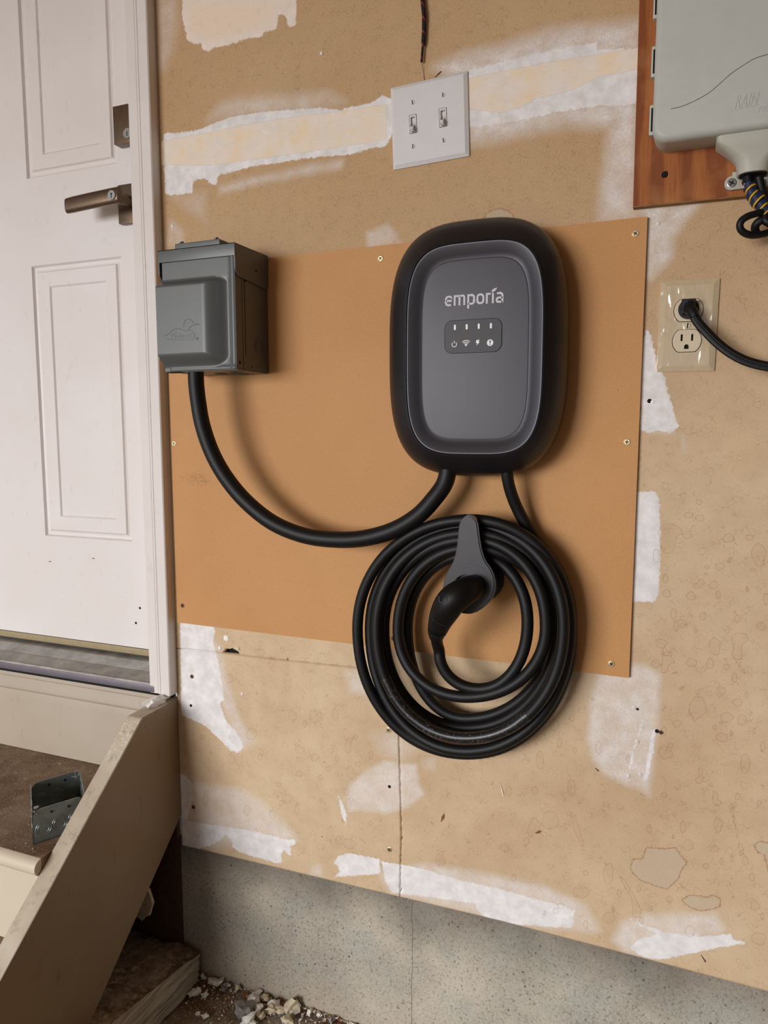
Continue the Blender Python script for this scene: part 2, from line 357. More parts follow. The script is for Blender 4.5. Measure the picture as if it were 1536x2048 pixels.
def addprism(bm, outer, y0, y1, holes=(), mi=0, f=None):
    """outline in (x,z), from y0 (front) to y1 (back); holes are cut through"""
    f = f or (lambda x, y, z: Vector((x, y, z)))
    loops = []; es = []; start = len(bm.faces)
    for lp in [outer]+list(holes):
        vs = [bm.verts.new(f(x, y0, z)) for x, z in lp]; loops.append(vs)
        es += [bm.edges.new((vs[i], vs[(i+1) % len(vs)])) for i in range(len(vs))]
    r = bmesh.ops.triangle_fill(bm, use_beauty=True, use_dissolve=False, edges=es)
    top = [g for g in r['geom'] if isinstance(g, bmesh.types.BMFace)]
    back = {}
    for lp, vs in zip([outer]+list(holes), loops):
        bs = [bm.verts.new(f(x, y1, z)) for x, z in lp]
        for a, b in zip(vs, bs): back[a] = b
        for i in range(len(vs)):
            j = (i+1) % len(vs); bm.faces.new((vs[i], vs[j], bs[j], bs[i])).material_index = mi
    for fc in top:
        fc.material_index = mi; bm.faces.new([back[q] for q in reversed(fc.verts)]).material_index = mi
def prism(name, outer, y0, y1, mat, parent=None, holes=(), smooth=30, f=None):
    bm = bmesh.new(); addprism(bm, outer, y0, y1, holes, 0, f); return finish(name, bm, mat, parent, smooth)
def rrect(x0, x1, z0, z1, r, n=6):
    o = []
    for cx, cz, a0 in ((x1-r, z1-r, 0), (x0+r, z1-r, 90), (x0+r, z0+r, 180), (x1-r, z0+r, 270)):
        for i in range(n+1):
            a = math.radians(a0+90*i/n); o.append((cx+r*math.cos(a), cz+r*math.sin(a)))
    return o
def superell(cx, cz, a, b, n, y, seg=96, e=None):
    out = []
    for j in range(seg):
        q = 2*math.pi*j/seg; c, s = math.cos(q), math.sin(q)
        out.append(Vector((cx+a*math.copysign(abs(c)**(2/n), c), y, cz+b*math.copysign(abs(s)**(2/n), s))))
    return out
def ribbon(pts, w, closed=False):
    P = [Vector((p[0], p[1])) for p in pts]; n = len(P); L, R_ = [], []
    for i in range(n):
        a = P[(i-1) % n] if (closed or i > 0) else None; c = P[(i+1) % n] if (closed or i < n-1) else None
        d1 = (P[i]-a).normalized() if a is not None else None; d2 = (c-P[i]).normalized() if c is not None else None
        d1 = d1 or d2; d2 = d2 or d1; nn = Vector((-(d1+d2).y, (d1+d2).x)).normalized(); k = min(1/max(0.3, abs(nn.dot(Vector((-d1.y, d1.x))))), 2)
        L.append(P[i]+nn*w/2*k); R_.append(P[i]-nn*w/2*k)
    return L, R_
def addribbon(bm, pts, w, y, f, closed=False, mi=0, th=0.0002):
    L, R_ = ribbon(pts, w, closed); n = len(L); k = n if closed else n-1
    for i in range(k):
        j = (i+1) % n; q = [L[i], L[j], R_[j], R_[i]]
        a = [bm.verts.new(f(p.x, y, p.y)) for p in q]; b = [bm.verts.new(f(p.x, y+th, p.y)) for p in q]
        bm.faces.new(a).material_index = mi
        for s in range(4): bm.faces.new((a[s], a[(s+1) % 4], b[(s+1) % 4], b[s])).material_index = mi
IDF = lambda x, y, z: Vector((x, y, z))
# screw meshes (shared)
def screw_mesh(name, r, mats, slot=False):
    bm = bmesh.new(); seg = 20
    addloft(bm, [[Vector((rr*math.cos(q), yy, rr*math.sin(q))) for q in [2*math.pi*j/seg for j in range(seg)]] for rr, yy in ((r, 0), (r, -0.0005), (r*0.82, -0.0011 if slot else -0.0008))])
    k = 0.62*r; w = 0.13*r; y = -0.0013 if slot else -0.0010
    if slot: addbox(bm, -w*1.5, w*1.5, y, y+0.0006, -r*0.86, r*0.86, mi=1)
    else:
        addbox(bm, -w, w, y, y+0.0006, -k, k, mi=1); addbox(bm, -k, k, y, y+0.0006, -w, w, mi=1)
    bmesh.ops.recalc_face_normals(bm, faces=bm.faces)
    me = bpy.data.meshes.new(name); bm.to_mesh(me); bm.free()
    for q in mats: me.materials.append(q)
    return me
ME_GOLD = screw_mesh('screw', 0.0044, [M['screw_gold'], M['hole']]); ME_DARK = screw_mesh('screw', 0.0038, [M['screw_dark'], M['hole']])
ME_SLOT = screw_mesh('screw', 0.0033, [M['white_plate'], M['hole']], True); ME_IV = screw_mesh('screw', 0.0037, [M['ivory_face'], M['hole']], True)
ME_STEEL = screw_mesh('screw', 0.0056, [M['steel'], M['hole']])
def screw(me, p, parent, ang=0.0, label=None):
    o = bpy.data.objects.new('screw', me); COL.objects.link(o); o.parent = parent; o.location = Vector(p)-parent.location
    o.rotation_euler = (0, ang, 0)
    if label: o['label'] = label
    return o

# ================================================================ SETTING
# ---- drywall panels: fine grids whose seam edges are ragged
def edge_noise(t, s, k=0): return s*(mnoise.noise(Vector((t*90, k, 3.1)))+0.5*mnoise.noise(Vector((t*330, k, 9.7))))
BOTTOM = [(-0.42, -0.6370), (-0.063, -0.6326), (0.193, -0.6292), (0.412, -0.6323), (0.564, -0.6351), (2.0, -0.636)]
bot = lambda x: np.interp(x, [a for a, _ in BOTTOM], [b for _, b in BOTTOM])
SZ = -0.2585; hx = W(462, 1300).x
def seam_z(x):
    z = float(np.interp(x, [-0.39, -0.29, -0.175, -0.047, 0.03], [-0.2622, -0.2602, -0.2590, -0.2556, -0.2585])); return z
def seam_x(z): return float(np.interp(z, [-0.64, -0.628, -0.52, -0.43, -0.348, -0.25], [0.0268, 0.0271, 0.0292, 0.0270, 0.0243, 0.0230]))+edge_noise(z, 0.0010, 5)
XL = -0.4045
xs_f = np.linspace(XL, 0.58, 400); xs_o = np.linspace(0.60, 2.0, 30); XS = np.concatenate([xs_f, xs_o])
def grid(xs, zs, left=None, right=None, low=None, high=None, decay=0.012):
    X, Z = np.meshgrid(xs, zs); X = X.copy(); Z = Z.copy()
    def w(d): return np.clip(1-d/decay, 0, 1)
    X0, Z0 = X.copy(), Z.copy()
    if left is not None: X += (np.array([left(z) for z in zs])[:, None]-xs[0])*w(X0-xs[0])
    if right is not None: X += (np.array([right(z) for z in zs])[:, None]-xs[-1])*w(xs[-1]-X0)
    if low is not None: Z += (np.array([low(x) for x in xs])[None, :]-zs[0])*w(Z0-zs[0])
    if high is not None: Z += (np.array([high(x) for x in xs])[None, :]-zs[-1])*w(zs[-1]-Z0)
    return X, Z
def psdf(P, poly):
    """signed distance (positive inside) of points to a polygon"""
    A = np.array(poly, float); B = np.roll(A, -1, 0); lo = A.min(0)-0.03; hi = A.max(0)+0.03
    sel = np.all((P > lo) & (P < hi), axis=1); out = np.full(len(P), -0.03)
    Q = P[sel]; d2 = np.full(len(Q), 1e9); ins = np.zeros(len(Q), bool)
    for a, b in zip(A, B):
        ab = b-a; tt = np.clip(((Q-a)@ab)/max(ab@ab, 1e-12), 0, 1); c = a+tt[:, None]*ab
        d2 = np.minimum(d2, ((Q-c)**2).sum(1))
        cond = (a[1] > Q[:, 1]) != (b[1] > Q[:, 1])
        with np.errstate(divide='ignore', invalid='ignore'):
            xi = (b[0]-a[0])*(Q[:, 1]-a[1])/(b[1]-a[1])+a[0]
        ins ^= cond & (Q[:, 0] < xi)
    d = np.sqrt(d2); out[sel] = np.where(ins, d, -d); return out
def PX(pts): return [(W(u, v).x, W(u, v).z) for u, v in pts]
WHITE = [
 [(326,267),(360,265),(395,260),(425,247),(447,239),(470,232),(520,224),(580,219),(640,215),(680,220),(690,216),(740,206),(758,196),(764,190),(784,197),(786,262),(778,285),(765,295),(740,297),(700,310),(640,314),(600,318),(560,325),(500,333),(470,343),(436,350),(432,374),(418,366),(410,356),(386,362),(385,386),(340,391),(330,388)],
 [(935,140),(960,134),(1010,122),(1060,108),(1110,98),(1195,84),(1198,98),(1280,96),(1280,205),(1255,212),(1200,212),(1110,226),(1050,240),(980,252),(936,256)],
 [(1293,660),(1303,670),(1313,720),(1327,748),(1338,790),(1350,830),(1358,852),(1343,866),(1318,862),(1300,866),(1280,860),(1280,700)],
 [(1262,982),(1312,984),(1319,1000),(1321,1080),(1320,1150),(1318,1190),(1310,1203),(1262,1205)],
 [(667,1728),(675,1713),(697,1707),(758,1717),(762,1748),(668,1755),(680,1742),(674,1730)],
 [(762,1722),(850,1738),(920,1760),(990,1775),(1080,1800),(1130,1812),(1150,1822),(1145,1857),(1000,1847),(975,1838),(955,1822),(950,1808),(900,1800),(782,1785),(770,1760)],
 [(1247,1832),(1270,1844),(1330,1864),(1400,1872),(1462,1868),(1470,1880),(1497,1886),(1440,1895),(1370,1910),(1320,1919),(1290,1915),(1255,1897),(1275,1880),(1310,1868)],
 [(360,1240),(428,1244),(430,1262),(426,1285),(432,1305),(436,1320),(445,1370),(449,1400),(440,1406),(452,1440),(470,1462),(482,1478),(487,1496),(478,1505),(462,1502),(440,1480),(410,1452),(385,1440),(372,1435),(362,1430)],
 [(358,1640),(420,1648),(500,1660),(560,1675),(590,1680),(592,1690),(578,1692),(583,1700),(580,1712),(568,1700),(562,1710),(565,1724),(555,1727),(530,1720),(480,1705),(465,1695),(462,1680),(452,1670),(445,1678),(420,1692),(390,1700),(358,1700)],
 [(676,1590),(680,1612),(687,1640),(693,1650),(694,1630),(685,1605)],
 [(1282,1440),(1290,1440),(1270,1500),(1262,1540),(1256,1540),(1268,1490)], [(1302,1462),(1312,1456),(1308,1500),(1296,1560),(1285,1565),(1297,1500)],
 [(357,1545),(372,1552),(384,1566),(386,1600),(372,1645),(357,1645)],
]
CREAM = [[(365,-10),(364,30),(370,60),(376,85),(390,88),(402,88),(405,100),(417,104),(425,96),(450,92),(480,83),(495,76),(520,76),(530,64),(553,58),(557,30),(562,28),(572,35),(578,57),(592,50),(594,-10)]]
PEACH = [[(322,282),(400,268),(500,248),(600,232),(680,222),(772,209),(773,279),(700,291),(620,303),(500,320),(430,330),(322,330)],
         [(936,157),(1010,142),(1080,128),(1170,113),(1280,95),(1280,138),(1240,146),(1200,152),(1150,178),(1110,190),(1070,197),(1040,215),(1000,225),(936,218)]]
# haze: polygon, softness (m), amount
HAZE = [([(316,-10),(352,-10),(354,60),(342,110),(330,135),(318,140)],0.012,0.45),
 ([(415,240),(440,208),(480,196),(560,190),(660,186),(690,205),(600,225),(480,235)],0.010,0.55),
 ([(440,375),(480,360),(560,345),(620,330),(688,320),(682,337),(600,352),(520,367),(440,388)],0.006,0.6),
 ([(345,392),(410,385),(412,440),(380,420)],0.010,0.35), ([(340,440),(365,460),(368,490),(335,490)],0.006,0.45),
 ([(732,465),(775,448),(790,464),(802,488),(735,497)],0.004,0.55),
 ([(870,135),(920,110),(1000,95),(1100,60),(1280,45),(1280,100),(1100,130),(935,170)],0.012,0.92),
 ([(936,235),(1100,215),(1280,190),(1280,240),(1235,255),(1130,250),(990,280),(936,285)],0.012,0.90),
 ([(1215,230),(1275,225),(1270,440),(1200,440),(1203,380),(1215,300)],0.010,0.80),
 ([(1262,412),(1398,408),(1345,475),(1342,515),(1300,560),(1285,560),(1285,430)],0.007,0.82),
 ([(1362,868),(1370,868),(1372,905),(1366,905)],0.003,0.4), ([(1300,860),(1345,860),(1350,870),(1300,868)],0.003,0.5),
 ([(1200,1320),(1290,1332),(1320,1350),(1318,1400),(1313,1455),(1300,1560),(1298,1592),(1283,1580),(1255,1570),(1210,1548),(1187,1520),(1176,1480),(1180,1410),(1192,1360)],0.006,0.78),
 ([(1225,1880),(1245,1845),(1290,1830),(1430,1828),(1452,1862),(1400,1880),(1300,1915),(1250,1905)],0.007,0.75),
 ([(755,1745),(850,1728),(960,1745),(1080,1770),(1150,1800),(1170,1812),(1200,1860),(1188,1864),(1140,1857),(1000,1850),(945,1825),(780,1788)],0.007,0.70),
 ([(360,1545),(375,1550),(388,1564),(420,1572),(475,1577),(520,1600),(560,1640),(600,1680),(480,1690),(358,1700)],0.009,0.62),
 ([(690,1600),(700,1570),(735,1540),(770,1522),(832,1530),(838,1570),(847,1588),(815,1615),(770,1627),(720,1620),(697,1622)],0.004,0.72),
 ([(690,1340),(725,1345),(760,1390),(700,1385)],0.008,0.55), ([(745,1470),(800,1465),(830,1500),(800,1520),(760,1500)],0.012,0.45),
 ([(845,1520),(870,1515),(868,1540),(850,1535)],0.005,0.35), ([(415,1255),(440,1300),(455,1360),(480,1440),(510,1480),(480,1505),(440,1400),(420,1300)],0.007,0.6),
 ([(620,1735),(640,1730),(645,1750),(620,1752)],0.005,0.6), ([(1350,1185),(1050,1400),(1200,1330),(1180,1380),(1050,1420)],0.02,0.15)]
STAIN = [[(1293,1695),(1330,1698),(1350,1695),(1362,1712),(1375,1725),(1362,1740),(1358,1755),(1348,1765),(1335,1778),(1310,1772),(1280,1760),(1265,1745),(1260,1735),(1267,1718),(1285,1718)],
 [(1363,1800),(1380,1790),(1400,1792),(1415,1795),(1425,1790),(1440,1797),(1441,1812),(1425,1818),(1400,1822),(1375,1812)],
 [(1508,1690),(1520,1682),(1545,1688),(1560,1760),(1538,1750),(1530,1712),(1515,1704)],
 [(968,440),(972,428),(985,420),(1000,417),(1015,420),(1026,430),(1030,442),(1000,455)],]
RING = [[(1317,1062),(1325,1050),(1340,1047),(1355,1052),(1365,1062),(1363,1068),(1353,1072),(1350,1090),(1345,1105),(1333,1107),(1325,1103),(1320,1080)],
 [(1323,1290),(1330,1312),(1340,1310),(1350,1325),(1336,1330),(1334,1345),(1322,1345),(1325,1325)],
 [(1463,1275),(1470,1267),(1490,1267),(1497,1278),(1484,1290),(1483,1305),(1484,1318),(1474,1320),(1464,1312),(1468,1292)],
 [(1237,1750),(1248,1758),(1268,1790),(1283,1822),(1278,1835),(1266,1835),(1264,1800)], [(1139,1622),(1150,1630),(1168,1690),(1165,1694),(1148,1660)],
 [(1462,1605),(1468,1630),(1480,1700),(1488,1708),(1480,1712),(1472,1660),(1458,1615)]]
ELL = [(1398,1004,6,6),(1377,1030,8,6),(1400,1036,9,7),(1457,1076,11,9),(1499,1075,8,6),(1518,1110,14,22),(1440,1133,9,7),(1427,1170,9,8),(1382,1192,9,8),(1402,1165,7,6),(1394,1172,7,5),(1333,1187,8,8),(1365,1251,6,5),(1322,1287,11,10),(1430,1293,11,18),(1420,1327,7,11),(1453,1334,7,6),(1523,1253,8,7),(1312,1327,8,9),(1383,1325,10,9),
 (1395,1415,17,22),(1453,1435,13,9),(1475,1405,10,7),(1484,1440,9,11),(1354,1447,9,7),(1444,1475,12,9),(1329,1505,12,12),(1490,1527,9,22),(1399,1560,8,7),(1375,1070,9,8),(1217,1748,10,22),(1165,1785,12,12),(1218,1835,12,12),(1380,1863,10,10),(1518,1878,14,13),(1376,1690,10,12),(1428,1698,9,6),(1436,1650,8,14),(1510,1813,9,8),(1108,1450,9,12),(1080,1520,7,20),(1143,1575,8,16),(1100,1640,16,20),(1070,1650,10,14),
 (585,1431,8,10),(505,1468,8,11),(458,1357,8,10),(630,1515,8,8),(575,1597,9,9),(680,1680,10,8),(699,1688,13,9),(700,1545,7,14),(631,1432,12,14),(520,1305,10,7),(398,1235,5,5),(475,1250,7,7),(880,1720,10,12),(1010,1695,9,9),(600,1500,9,7)]
for u, v, a, b in ELL:
    RING.append([(u+a*math.cos(q)*(1+0.12*math.sin(3*q+u)), v+b*math.sin(q)*(1+0.12*math.cos(2*q+v))) for q in [2*math.pi*k/16 for k in range(16)]])
for k in range(130):                                     # small unlisted drip spots on the splashed part of the wall
    if k < 95: u, v = rng.uniform(1010, 1536), rng.uniform(1080, 1880)
    else: u, v = rng.uniform(390, 760), rng.uniform(1380, 1680)
    a = rng.uniform(2.5, 7); b = a*rng.uniform(0.8, 2.4)
    RING.append([(u+a*math.cos(q), v+b*math.sin(q)) for q in [2*math.pi*k2/10 for k2 in range(10)]])
def drywall_obj(name, X, Z, keep, parent):
    """a sheet from a warped grid; keep says which cells exist; free edges are turned back 12 mm"""
    ny_, nx_ = X.shape; idx = np.arange(ny_*nx_).reshape(ny_, nx_)
    Fc = np.stack([idx[:-1, :-1], idx[:-1, 1:], idx[1:, 1:], idx[1:, :-1]], -1)[keep]
    E_ = np.concatenate([Fc[:, [0, 1]], Fc[:, [1, 2]], Fc[:, [2, 3]], Fc[:, [3, 0]]])
    key = np.sort(E_, 1); key = key[:, 0].astype(np.int64)*10**7+key[:, 1]; u_, inv, cnt = np.unique(key, return_inverse=True, return_counts=True)
    free = E_[cnt[inv] == 1]
    used = np.unique(Fc); remap = np.full(ny_*nx_, -1); remap[used] = np.arange(len(used))
    V = np.column_stack([X.ravel()[used], np.zeros(len(used)), Z.ravel()[used]]); Fc = remap[Fc]; free = remap[free]
    bv = np.unique(free); bmap = np.full(len(used), -1); bmap[bv] = np.arange(len(bv))+len(used)
    VB = V[bv].copy(); VB[:, 1] = 0.0125; V = np.concatenate([V, VB])
    Fc = np.concatenate([Fc, np.stack([free[:, 1], free[:, 0], bmap[free[:, 0]], bmap[free[:, 1]]], -1)])
    me = bpy.data.meshes.new(name); me.vertices.add(len(V)); me.vertices.foreach_set('co', V.ravel())
    me.loops.add(Fc.size); me.loops.foreach_set('vertex_index', Fc.ravel().astype(np.int32))
    me.polygons.add(len(Fc)); me.polygons.foreach_set('loop_start', (np.arange(len(Fc))*4).astype(np.int32))
    me.update(calc_edges=True); P = V[:, [0, 2]]
    def put(nm, a):
        at = me.attributes.new(nm, 'FLOAT', 'POINT'); at.data.foreach_set('value', a.astype(np.float32))
    mx = lambda polys: np.max([psdf(P, PX(q)) for q in polys], axis=0)
    put('white', mx(WHITE+CREAM)); put('cream', mx(CREAM)); put('peach', mx(PEACH)); put('stain', mx(STAIN)); put('ring', mx(RING))
    h = np.zeros(len(P))
    for q, s, a in HAZE: h = np.maximum(h, a*np.clip((psdf(P, PX(q))+s)/(2*s), 0, 1))
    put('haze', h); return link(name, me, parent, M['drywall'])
wall = sempty('wall_back')
def a1_low(x):
    if x > seam_x(SZ): return SZ
    z = seam_z(x)+0.0008+max(0, edge_noise(x, 0.0022, 1)); d = abs(x-hx)
    if d < 0.017: z += 0.0105*(1-(d/0.017)**2)**0.5*(0.8+0.4*abs(mnoise.noise(Vector((x*400, 2, 1)))))
    d = abs(x-W(575, 1318).x)
    if d < 0.002: z += 0.009*(1-d/0.002)
    return z
k0 = int(np.searchsorted(XS, 0.0275)); XS[k0] = 0.0275
zlo = np.linspace(-0.633, SZ, 150); ZS = np.concatenate([zlo, np.linspace(SZ, 0.93, 470)[1:], np.linspace(0.96, 1.5, 12)]); j0 = 149
X, Z = np.meshgrid(XS, ZS); X0, Z0 = X.copy(), Z.copy()
X[:j0+1] += (np.array([seam_x(z)+0.0007+max(0, edge_noise(z, 0.0026, 8)) for z in ZS[:j0+1]])[:, None]-XS[k0])*np.clip(1-abs(X0[:j0+1]-XS[k0])/0.012, 0, 1)
Z[j0:, :k0+1] += (np.array([a1_low(x) for x in XS[:k0+1]])[None, :]-SZ)*np.clip(1-(Z0[j0:, :k0+1]-SZ)/0.02, 0, 1)
Z += (np.array([bot(x) for x in XS])[None, :]-ZS[0])*np.clip(1-(Z0-ZS[0])/0.012, 0, 1)
keep = np.ones((len(ZS)-1, len(XS)-1), bool); keep[:j0, :k0] = False
pa = drywall_obj('drywall_panel', X, Z, keep, wall)
xb = np.linspace(XL, 0.026, 172)
X, Z = grid(xb, np.linspace(-0.635, SZ-0.001, 150), right=lambda z: seam_x(z)-0.0008-max(0, edge_noise(z, 0.0028, 4)), low=bot, high=lambda x: seam_z(x)-0.0009-max(0, edge_noise(x, 0.0014, 6)))
pb_ = drywall_obj('drywall_panel', X, Z, np.ones((149, 171), bool), wall)
for u, v, me in ((384,1353,ME_DARK),(387,1614,ME_DARK),(777,1460,ME_GOLD),(779,1699,ME_GOLD)): screw(me, W(u, v, 0), wall, random.random())
for u, v in ((382, 1411), (779, 1573)):
    bm = bmesh.new(); addcyl(bm, W(u, v, 0.0002), (0, -1, 0), 0.0026, 0.0006, 14); addcyl(bm, W(u, v, 0.0002), (0, -1, 0), 0.0012, 0.0010, 10); finish('sunken_nail', bm, M['hole'], wall)
# raised nail pops and plaster blobs in the compound
def blob(name, c, r, mat, parent, flat=0.35, seed=0, sub=2):
    bm = bmesh.new(); bmesh.ops.create_icosphere(bm, subdivisions=sub, radius=1.0)
    for q in bm.verts:
        k = 1+0.35*mnoise.noise(q.co*1.7+Vector((seed, seed*2, 0))); q.co = Vector((q.co.x*r*k, q.co.y*r*flat*k, q.co.z*r*k))+Vector(c)
    return finish(name, bm, mat, parent, 50)
for i, (u, v) in enumerate(((643,106),(1268,1416),(1274,1483),(1257,1552),(1281,1549),(484,1388),(1316,447),(345,452))): blob('nail_pop', W(u, v, -0.0003), 0.0030, M['trim'], wall, 0.3, i)
bm = bmesh.new(); addcyl(bm, W(1275, 1418, 0.0), (0, -1, 0), 0.0016, 0.0014, 10); addcyl(bm, W(1299, 802, 0.0001), (0, -1, 0), 0.0030, 0.0005, 12)
addcyl(bm, W(1314, 1462, 0.0001), (0, -1, 0), 0.0028, 0.0006, 9); addcyl(bm, W(644, 1673, 0.0001), (0, -1, 0), 0.0008, 0.0006, 9); finish('nail_hole', bm, M['hole'], wall)
blob('torn_paper', W(1305, 804, 0), 0.0030, M['plaster'], wall, 0.3, 9); blob('torn_paper', W(1322, 1465, 0), 0.0030, M['underdark'], wall, 0.4, 12)
blob('torn_paper', W(452, 1276, 0), 0.0050, M['plaster'], wall, 0.2, 14); blob('torn_paper', W(476, 1297, -0.0002), 0.0042, M['plaster_tan'], wall, 0.5, 15); blob('torn_paper', W(440, 1296, -0.0002), 0.0034, M['plaster'], wall, 0.5, 16)
# corner bead left edge and the dark cavity behind the seams
structure(box('wall_cavity', -0.402, 2.0, 0.0129, 0.0135, -0.62, 1.5, M['hole']))
# ---- concrete stem wall, floor, ceiling
bm = bmesh.new()
gx = [-2.4+0.04*i for i in range(112)]; gz = [-0.95, -0.91]+[-0.90+0.0092*i for i in range(31)]
vs = [[bm.verts.new((x, 0.011+0.0012*mnoise.noise(Vector((x*18, 0, z*18))), z)) for x in gx] for z in gz]
for i in range(len(gz)-1):
    for j in range(len(gx)-1): bm.faces.new((vs[i][j], vs[i][j+1], vs[i+1][j+1], vs[i+1][j]))
r = bmesh.ops.extrude_face_region(bm, geom=bm.faces[:])
for q in r['geom']:
    if isinstance(q, bmesh.types.BMVert): q.co.y = 0.20
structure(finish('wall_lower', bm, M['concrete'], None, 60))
bm = bmesh.new(); n = 170
vs = [[None]*(n+1) for _ in range(n+1)]
for i in range(n+1):
    for j in range(n+1):
        x = -1.3+3.3*i/n; y = 0.012-2.2*j/n; h = 0.006*mnoise.noise(Vector((x*14, y*14, 1)))+0.003*mnoise.noise(Vector((x*60, y*60, 4)))
        vs[i][j] = bm.verts.new((x, y, -0.896+h))
for i in range(n):
    for j in range(n): bm.faces.new((vs[i][j], vs[i+1][j], vs[i+1][j+1], vs[i][j+1]))
addbox(bm, -5.0, 2.2, -6.2, 0.012, -0.96, -0.912)
structure(finish('floor', bm, M['dirt'], None, 60))
structure(box('wall_left', -2.4, -1.2545, 0.0, 0.0125, -0.633, 1.5, M['side_drywall']))
structure(box('ceiling', -2.4, 2.2, -3.4, 0.2, 1.5, 1.53, M['ceil']))
structure(box('light_block_header', -4.0, 2.2, -3.5, -3.4, 0.90, 1.53, M['ceil']))  # unseen header, added and set low to dim the upper wall
structure(box('wall_right', 2.0, 2.05, -4.2, 0.0, -0.95, 1.5, M['sidewall']))

# ---- door, casing, threshold
DY = 0.06; DR = -0.452; DL = -1.206; DB = -0.2935
door = sempty('door_1', (DR, DY, DB))
def panel_mesh(bm, rects, x0, x1, z0, z1, y):
    xs = sorted(set([x0, x1]+[q for r in rects for q in r[:2]])); zs = sorted(set([z0, z1]+[q for r in rects for q in r[2:]]))
    for i in range(len(xs)-1):
        for j in range(len(zs)-1):
            a, b, c, d = xs[i], xs[i+1], zs[j], zs[j+1]
            if any(a >= r[0]-1e-6 and b <= r[1]+1e-6 and c >= r[2]-1e-6 and d <= r[3]+1e-6 for r in rects): continue
            bm.faces.new([bm.verts.new((a, y, c)), bm.verts.new((b, y, c)), bm.verts.new((b, y, d)), bm.verts.new((a, y, d))])
prof = [(0, 0), (0.0030, 0.0050), (0.0075, 0.0062), (0.0115, 0.0045), (0.0140, 0.0008), (0.0158, 0.0008), (0.0400, 0.0030), (0.0445, 0.0075), (0.0470, 0.0075)]
rects = []
for a, b in ((-0.7655, -0.5455), (-1.1130, -0.8930)):
    for c, d in ((-0.0850, 0.4455), (0.6090, 1.05), (1.12, 1.34)): rects.append((a, b, c, d))
bm = bmesh.new(); panel_mesh(bm, rects, DL, DR, DB, 1.42, DY)
addbox(bm, DL, DR, DY+0.006, DY+0.044, DB, 1.42)
finish('door_slab', bm, M['door'], door, 30)
for rr in rects:
    bm = bmesh.new(); rings = []
    for ins, dy in prof: rings.append([Vector(q) for q in ((rr[0]+ins, DY+dy, rr[2]+ins), (rr[1]-ins, DY+dy, rr[2]+ins), (rr[1]-ins, DY+dy, rr[3]-ins), (rr[0]+ins, DY+dy, rr[3]-ins))])
    L = addloft(bm, rings, caps=False); bm.faces.new(L[-1]); finish('door_panel', bm, M['door'], door, 20)
box('door_sweep', DL, DR, DY-0.001, DY+0.03, DB-0.014, DB-0.001, M['brass_strip'], door, 0.002)
bm = bmesh.new()
for u, v in ((280, 1216), (272, 1246)): addcyl(bm, W(u, v, DY+0.0001), (0, -1, 0), 0.0024, 0.0005, 12)
for u, v in ((100,1123),(187,1117)): addbox(bm, W(u, v, DY).x-0.003, W(u, v, DY).x+0.003, DY-0.0002, DY+0.0002, W(u, v, DY).z-0.0006, W(u, v, DY).z+0.0008)
finish('screw_hole', bm, M['hole'], door)
# threshold
sill_b, sill_f = -0.3135, -0.3305
bm = bmesh.new(); P = [(DY+0.05, sill_b), (0.050, sill_b)]; y = 0.048
for k in range(9):
    z = lambda yy: sill_b+(0.050-yy)/(0.065)*(sill_f-sill_b)
    P += [(y, z(y)), (y-0.0008, z(y)-0.0020), (y-0.0022, z(y)-0.0020), (y-0.0030, z(y))]; y -= 0.0034
P += [(-0.009, z(-0.009)), (-0.012, z(-0.012)+0.0014), (-0.0145, z(-0.0145)+0.0014), (-0.0160, -0.3325), (-0.0160, -0.3445), (-0.012, -0.3445), (DY+0.05, -0.3445)]
# nose lip separated
addloft(bm, [[Vector((x, yy, zz)) for yy, zz in P] for x in (DL-0.02, -0.4400)]); finish('door_sill', bm, M['alu'], door, 25)
box('sill_nose', DL-0.02, -0.4405, -0.0172, -0.0158, -0.3440, -0.3318, M['alu_dark'], door, 0.0005)
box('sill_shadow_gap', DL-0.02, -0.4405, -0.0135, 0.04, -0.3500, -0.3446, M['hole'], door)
# lever set and deadbolt
lev = bpy.data.objects.new('door_handle', None); COL.objects.link(lev); lev.parent = door; lev.location = W(250, 400, DY)-door.location
def sub(o, par):      # reparent a mesh built in world coordinates below a part
    o.parent = par; o.location = -(par.location+par.parent.location); return o
rx0 = W(237, 410, 0.05).x; rz = W(240, 449, 0.05).z
sub(box('rosette', rx0, rx0+0.062, 0.048, DY, rz, rz+0.068, M['bronze'], None, 0.003), lev)
LY = 0.004
sub(tube('spindle', [(rx0+0.030, 0.055, rz+0.034), (rx0+0.030, 0.030, rz+0.034), (rx0+0.022, 0.012, rz+0.035), (rx0+0.016, LY+0.004, rz+0.036)], 0.0105, M['bronze'], None, 16), lev)
a0 = W(134, 396, LY); a1 = W(135, 428, LY); b0 = W(238, 373, LY); b1 = W(240, 406, LY)
bm = bmesh.new(); rings = []
for k in range(9):
    s = k/8; top = a0.lerp(b0, s); bt = a1.lerp(b1, s); bul = -0.001*math.sin(math.pi*s)
    cz = (top.z+bt.z)/2; hh = (top.z-bt.z)/2; cx = (top.x+bt.x)/2
    if k == 0: hh *= 0.95
    rings.append([Vector((cx, LY+bul+0.0065*math.sin(q)*1.0, cz+hh*math.copysign(abs(math.cos(q))**0.55, math.cos(q)))) for q in [2*math.pi*j/20 for j in range(20)]])
addloft(bm, rings); sub(finish('lever', bm, M['bronze'], None, 50), lev)
kc = W(222.5, 390, LY-0.008)
bm = bmesh.new(); addcyl(bm, kc+Vector((0, 0.003, 0)), (0, -1, 0), 0.0080, 0.0032, 28); sub(finish('lock_cylinder', bm, M['lockface'], None, 40), lev)
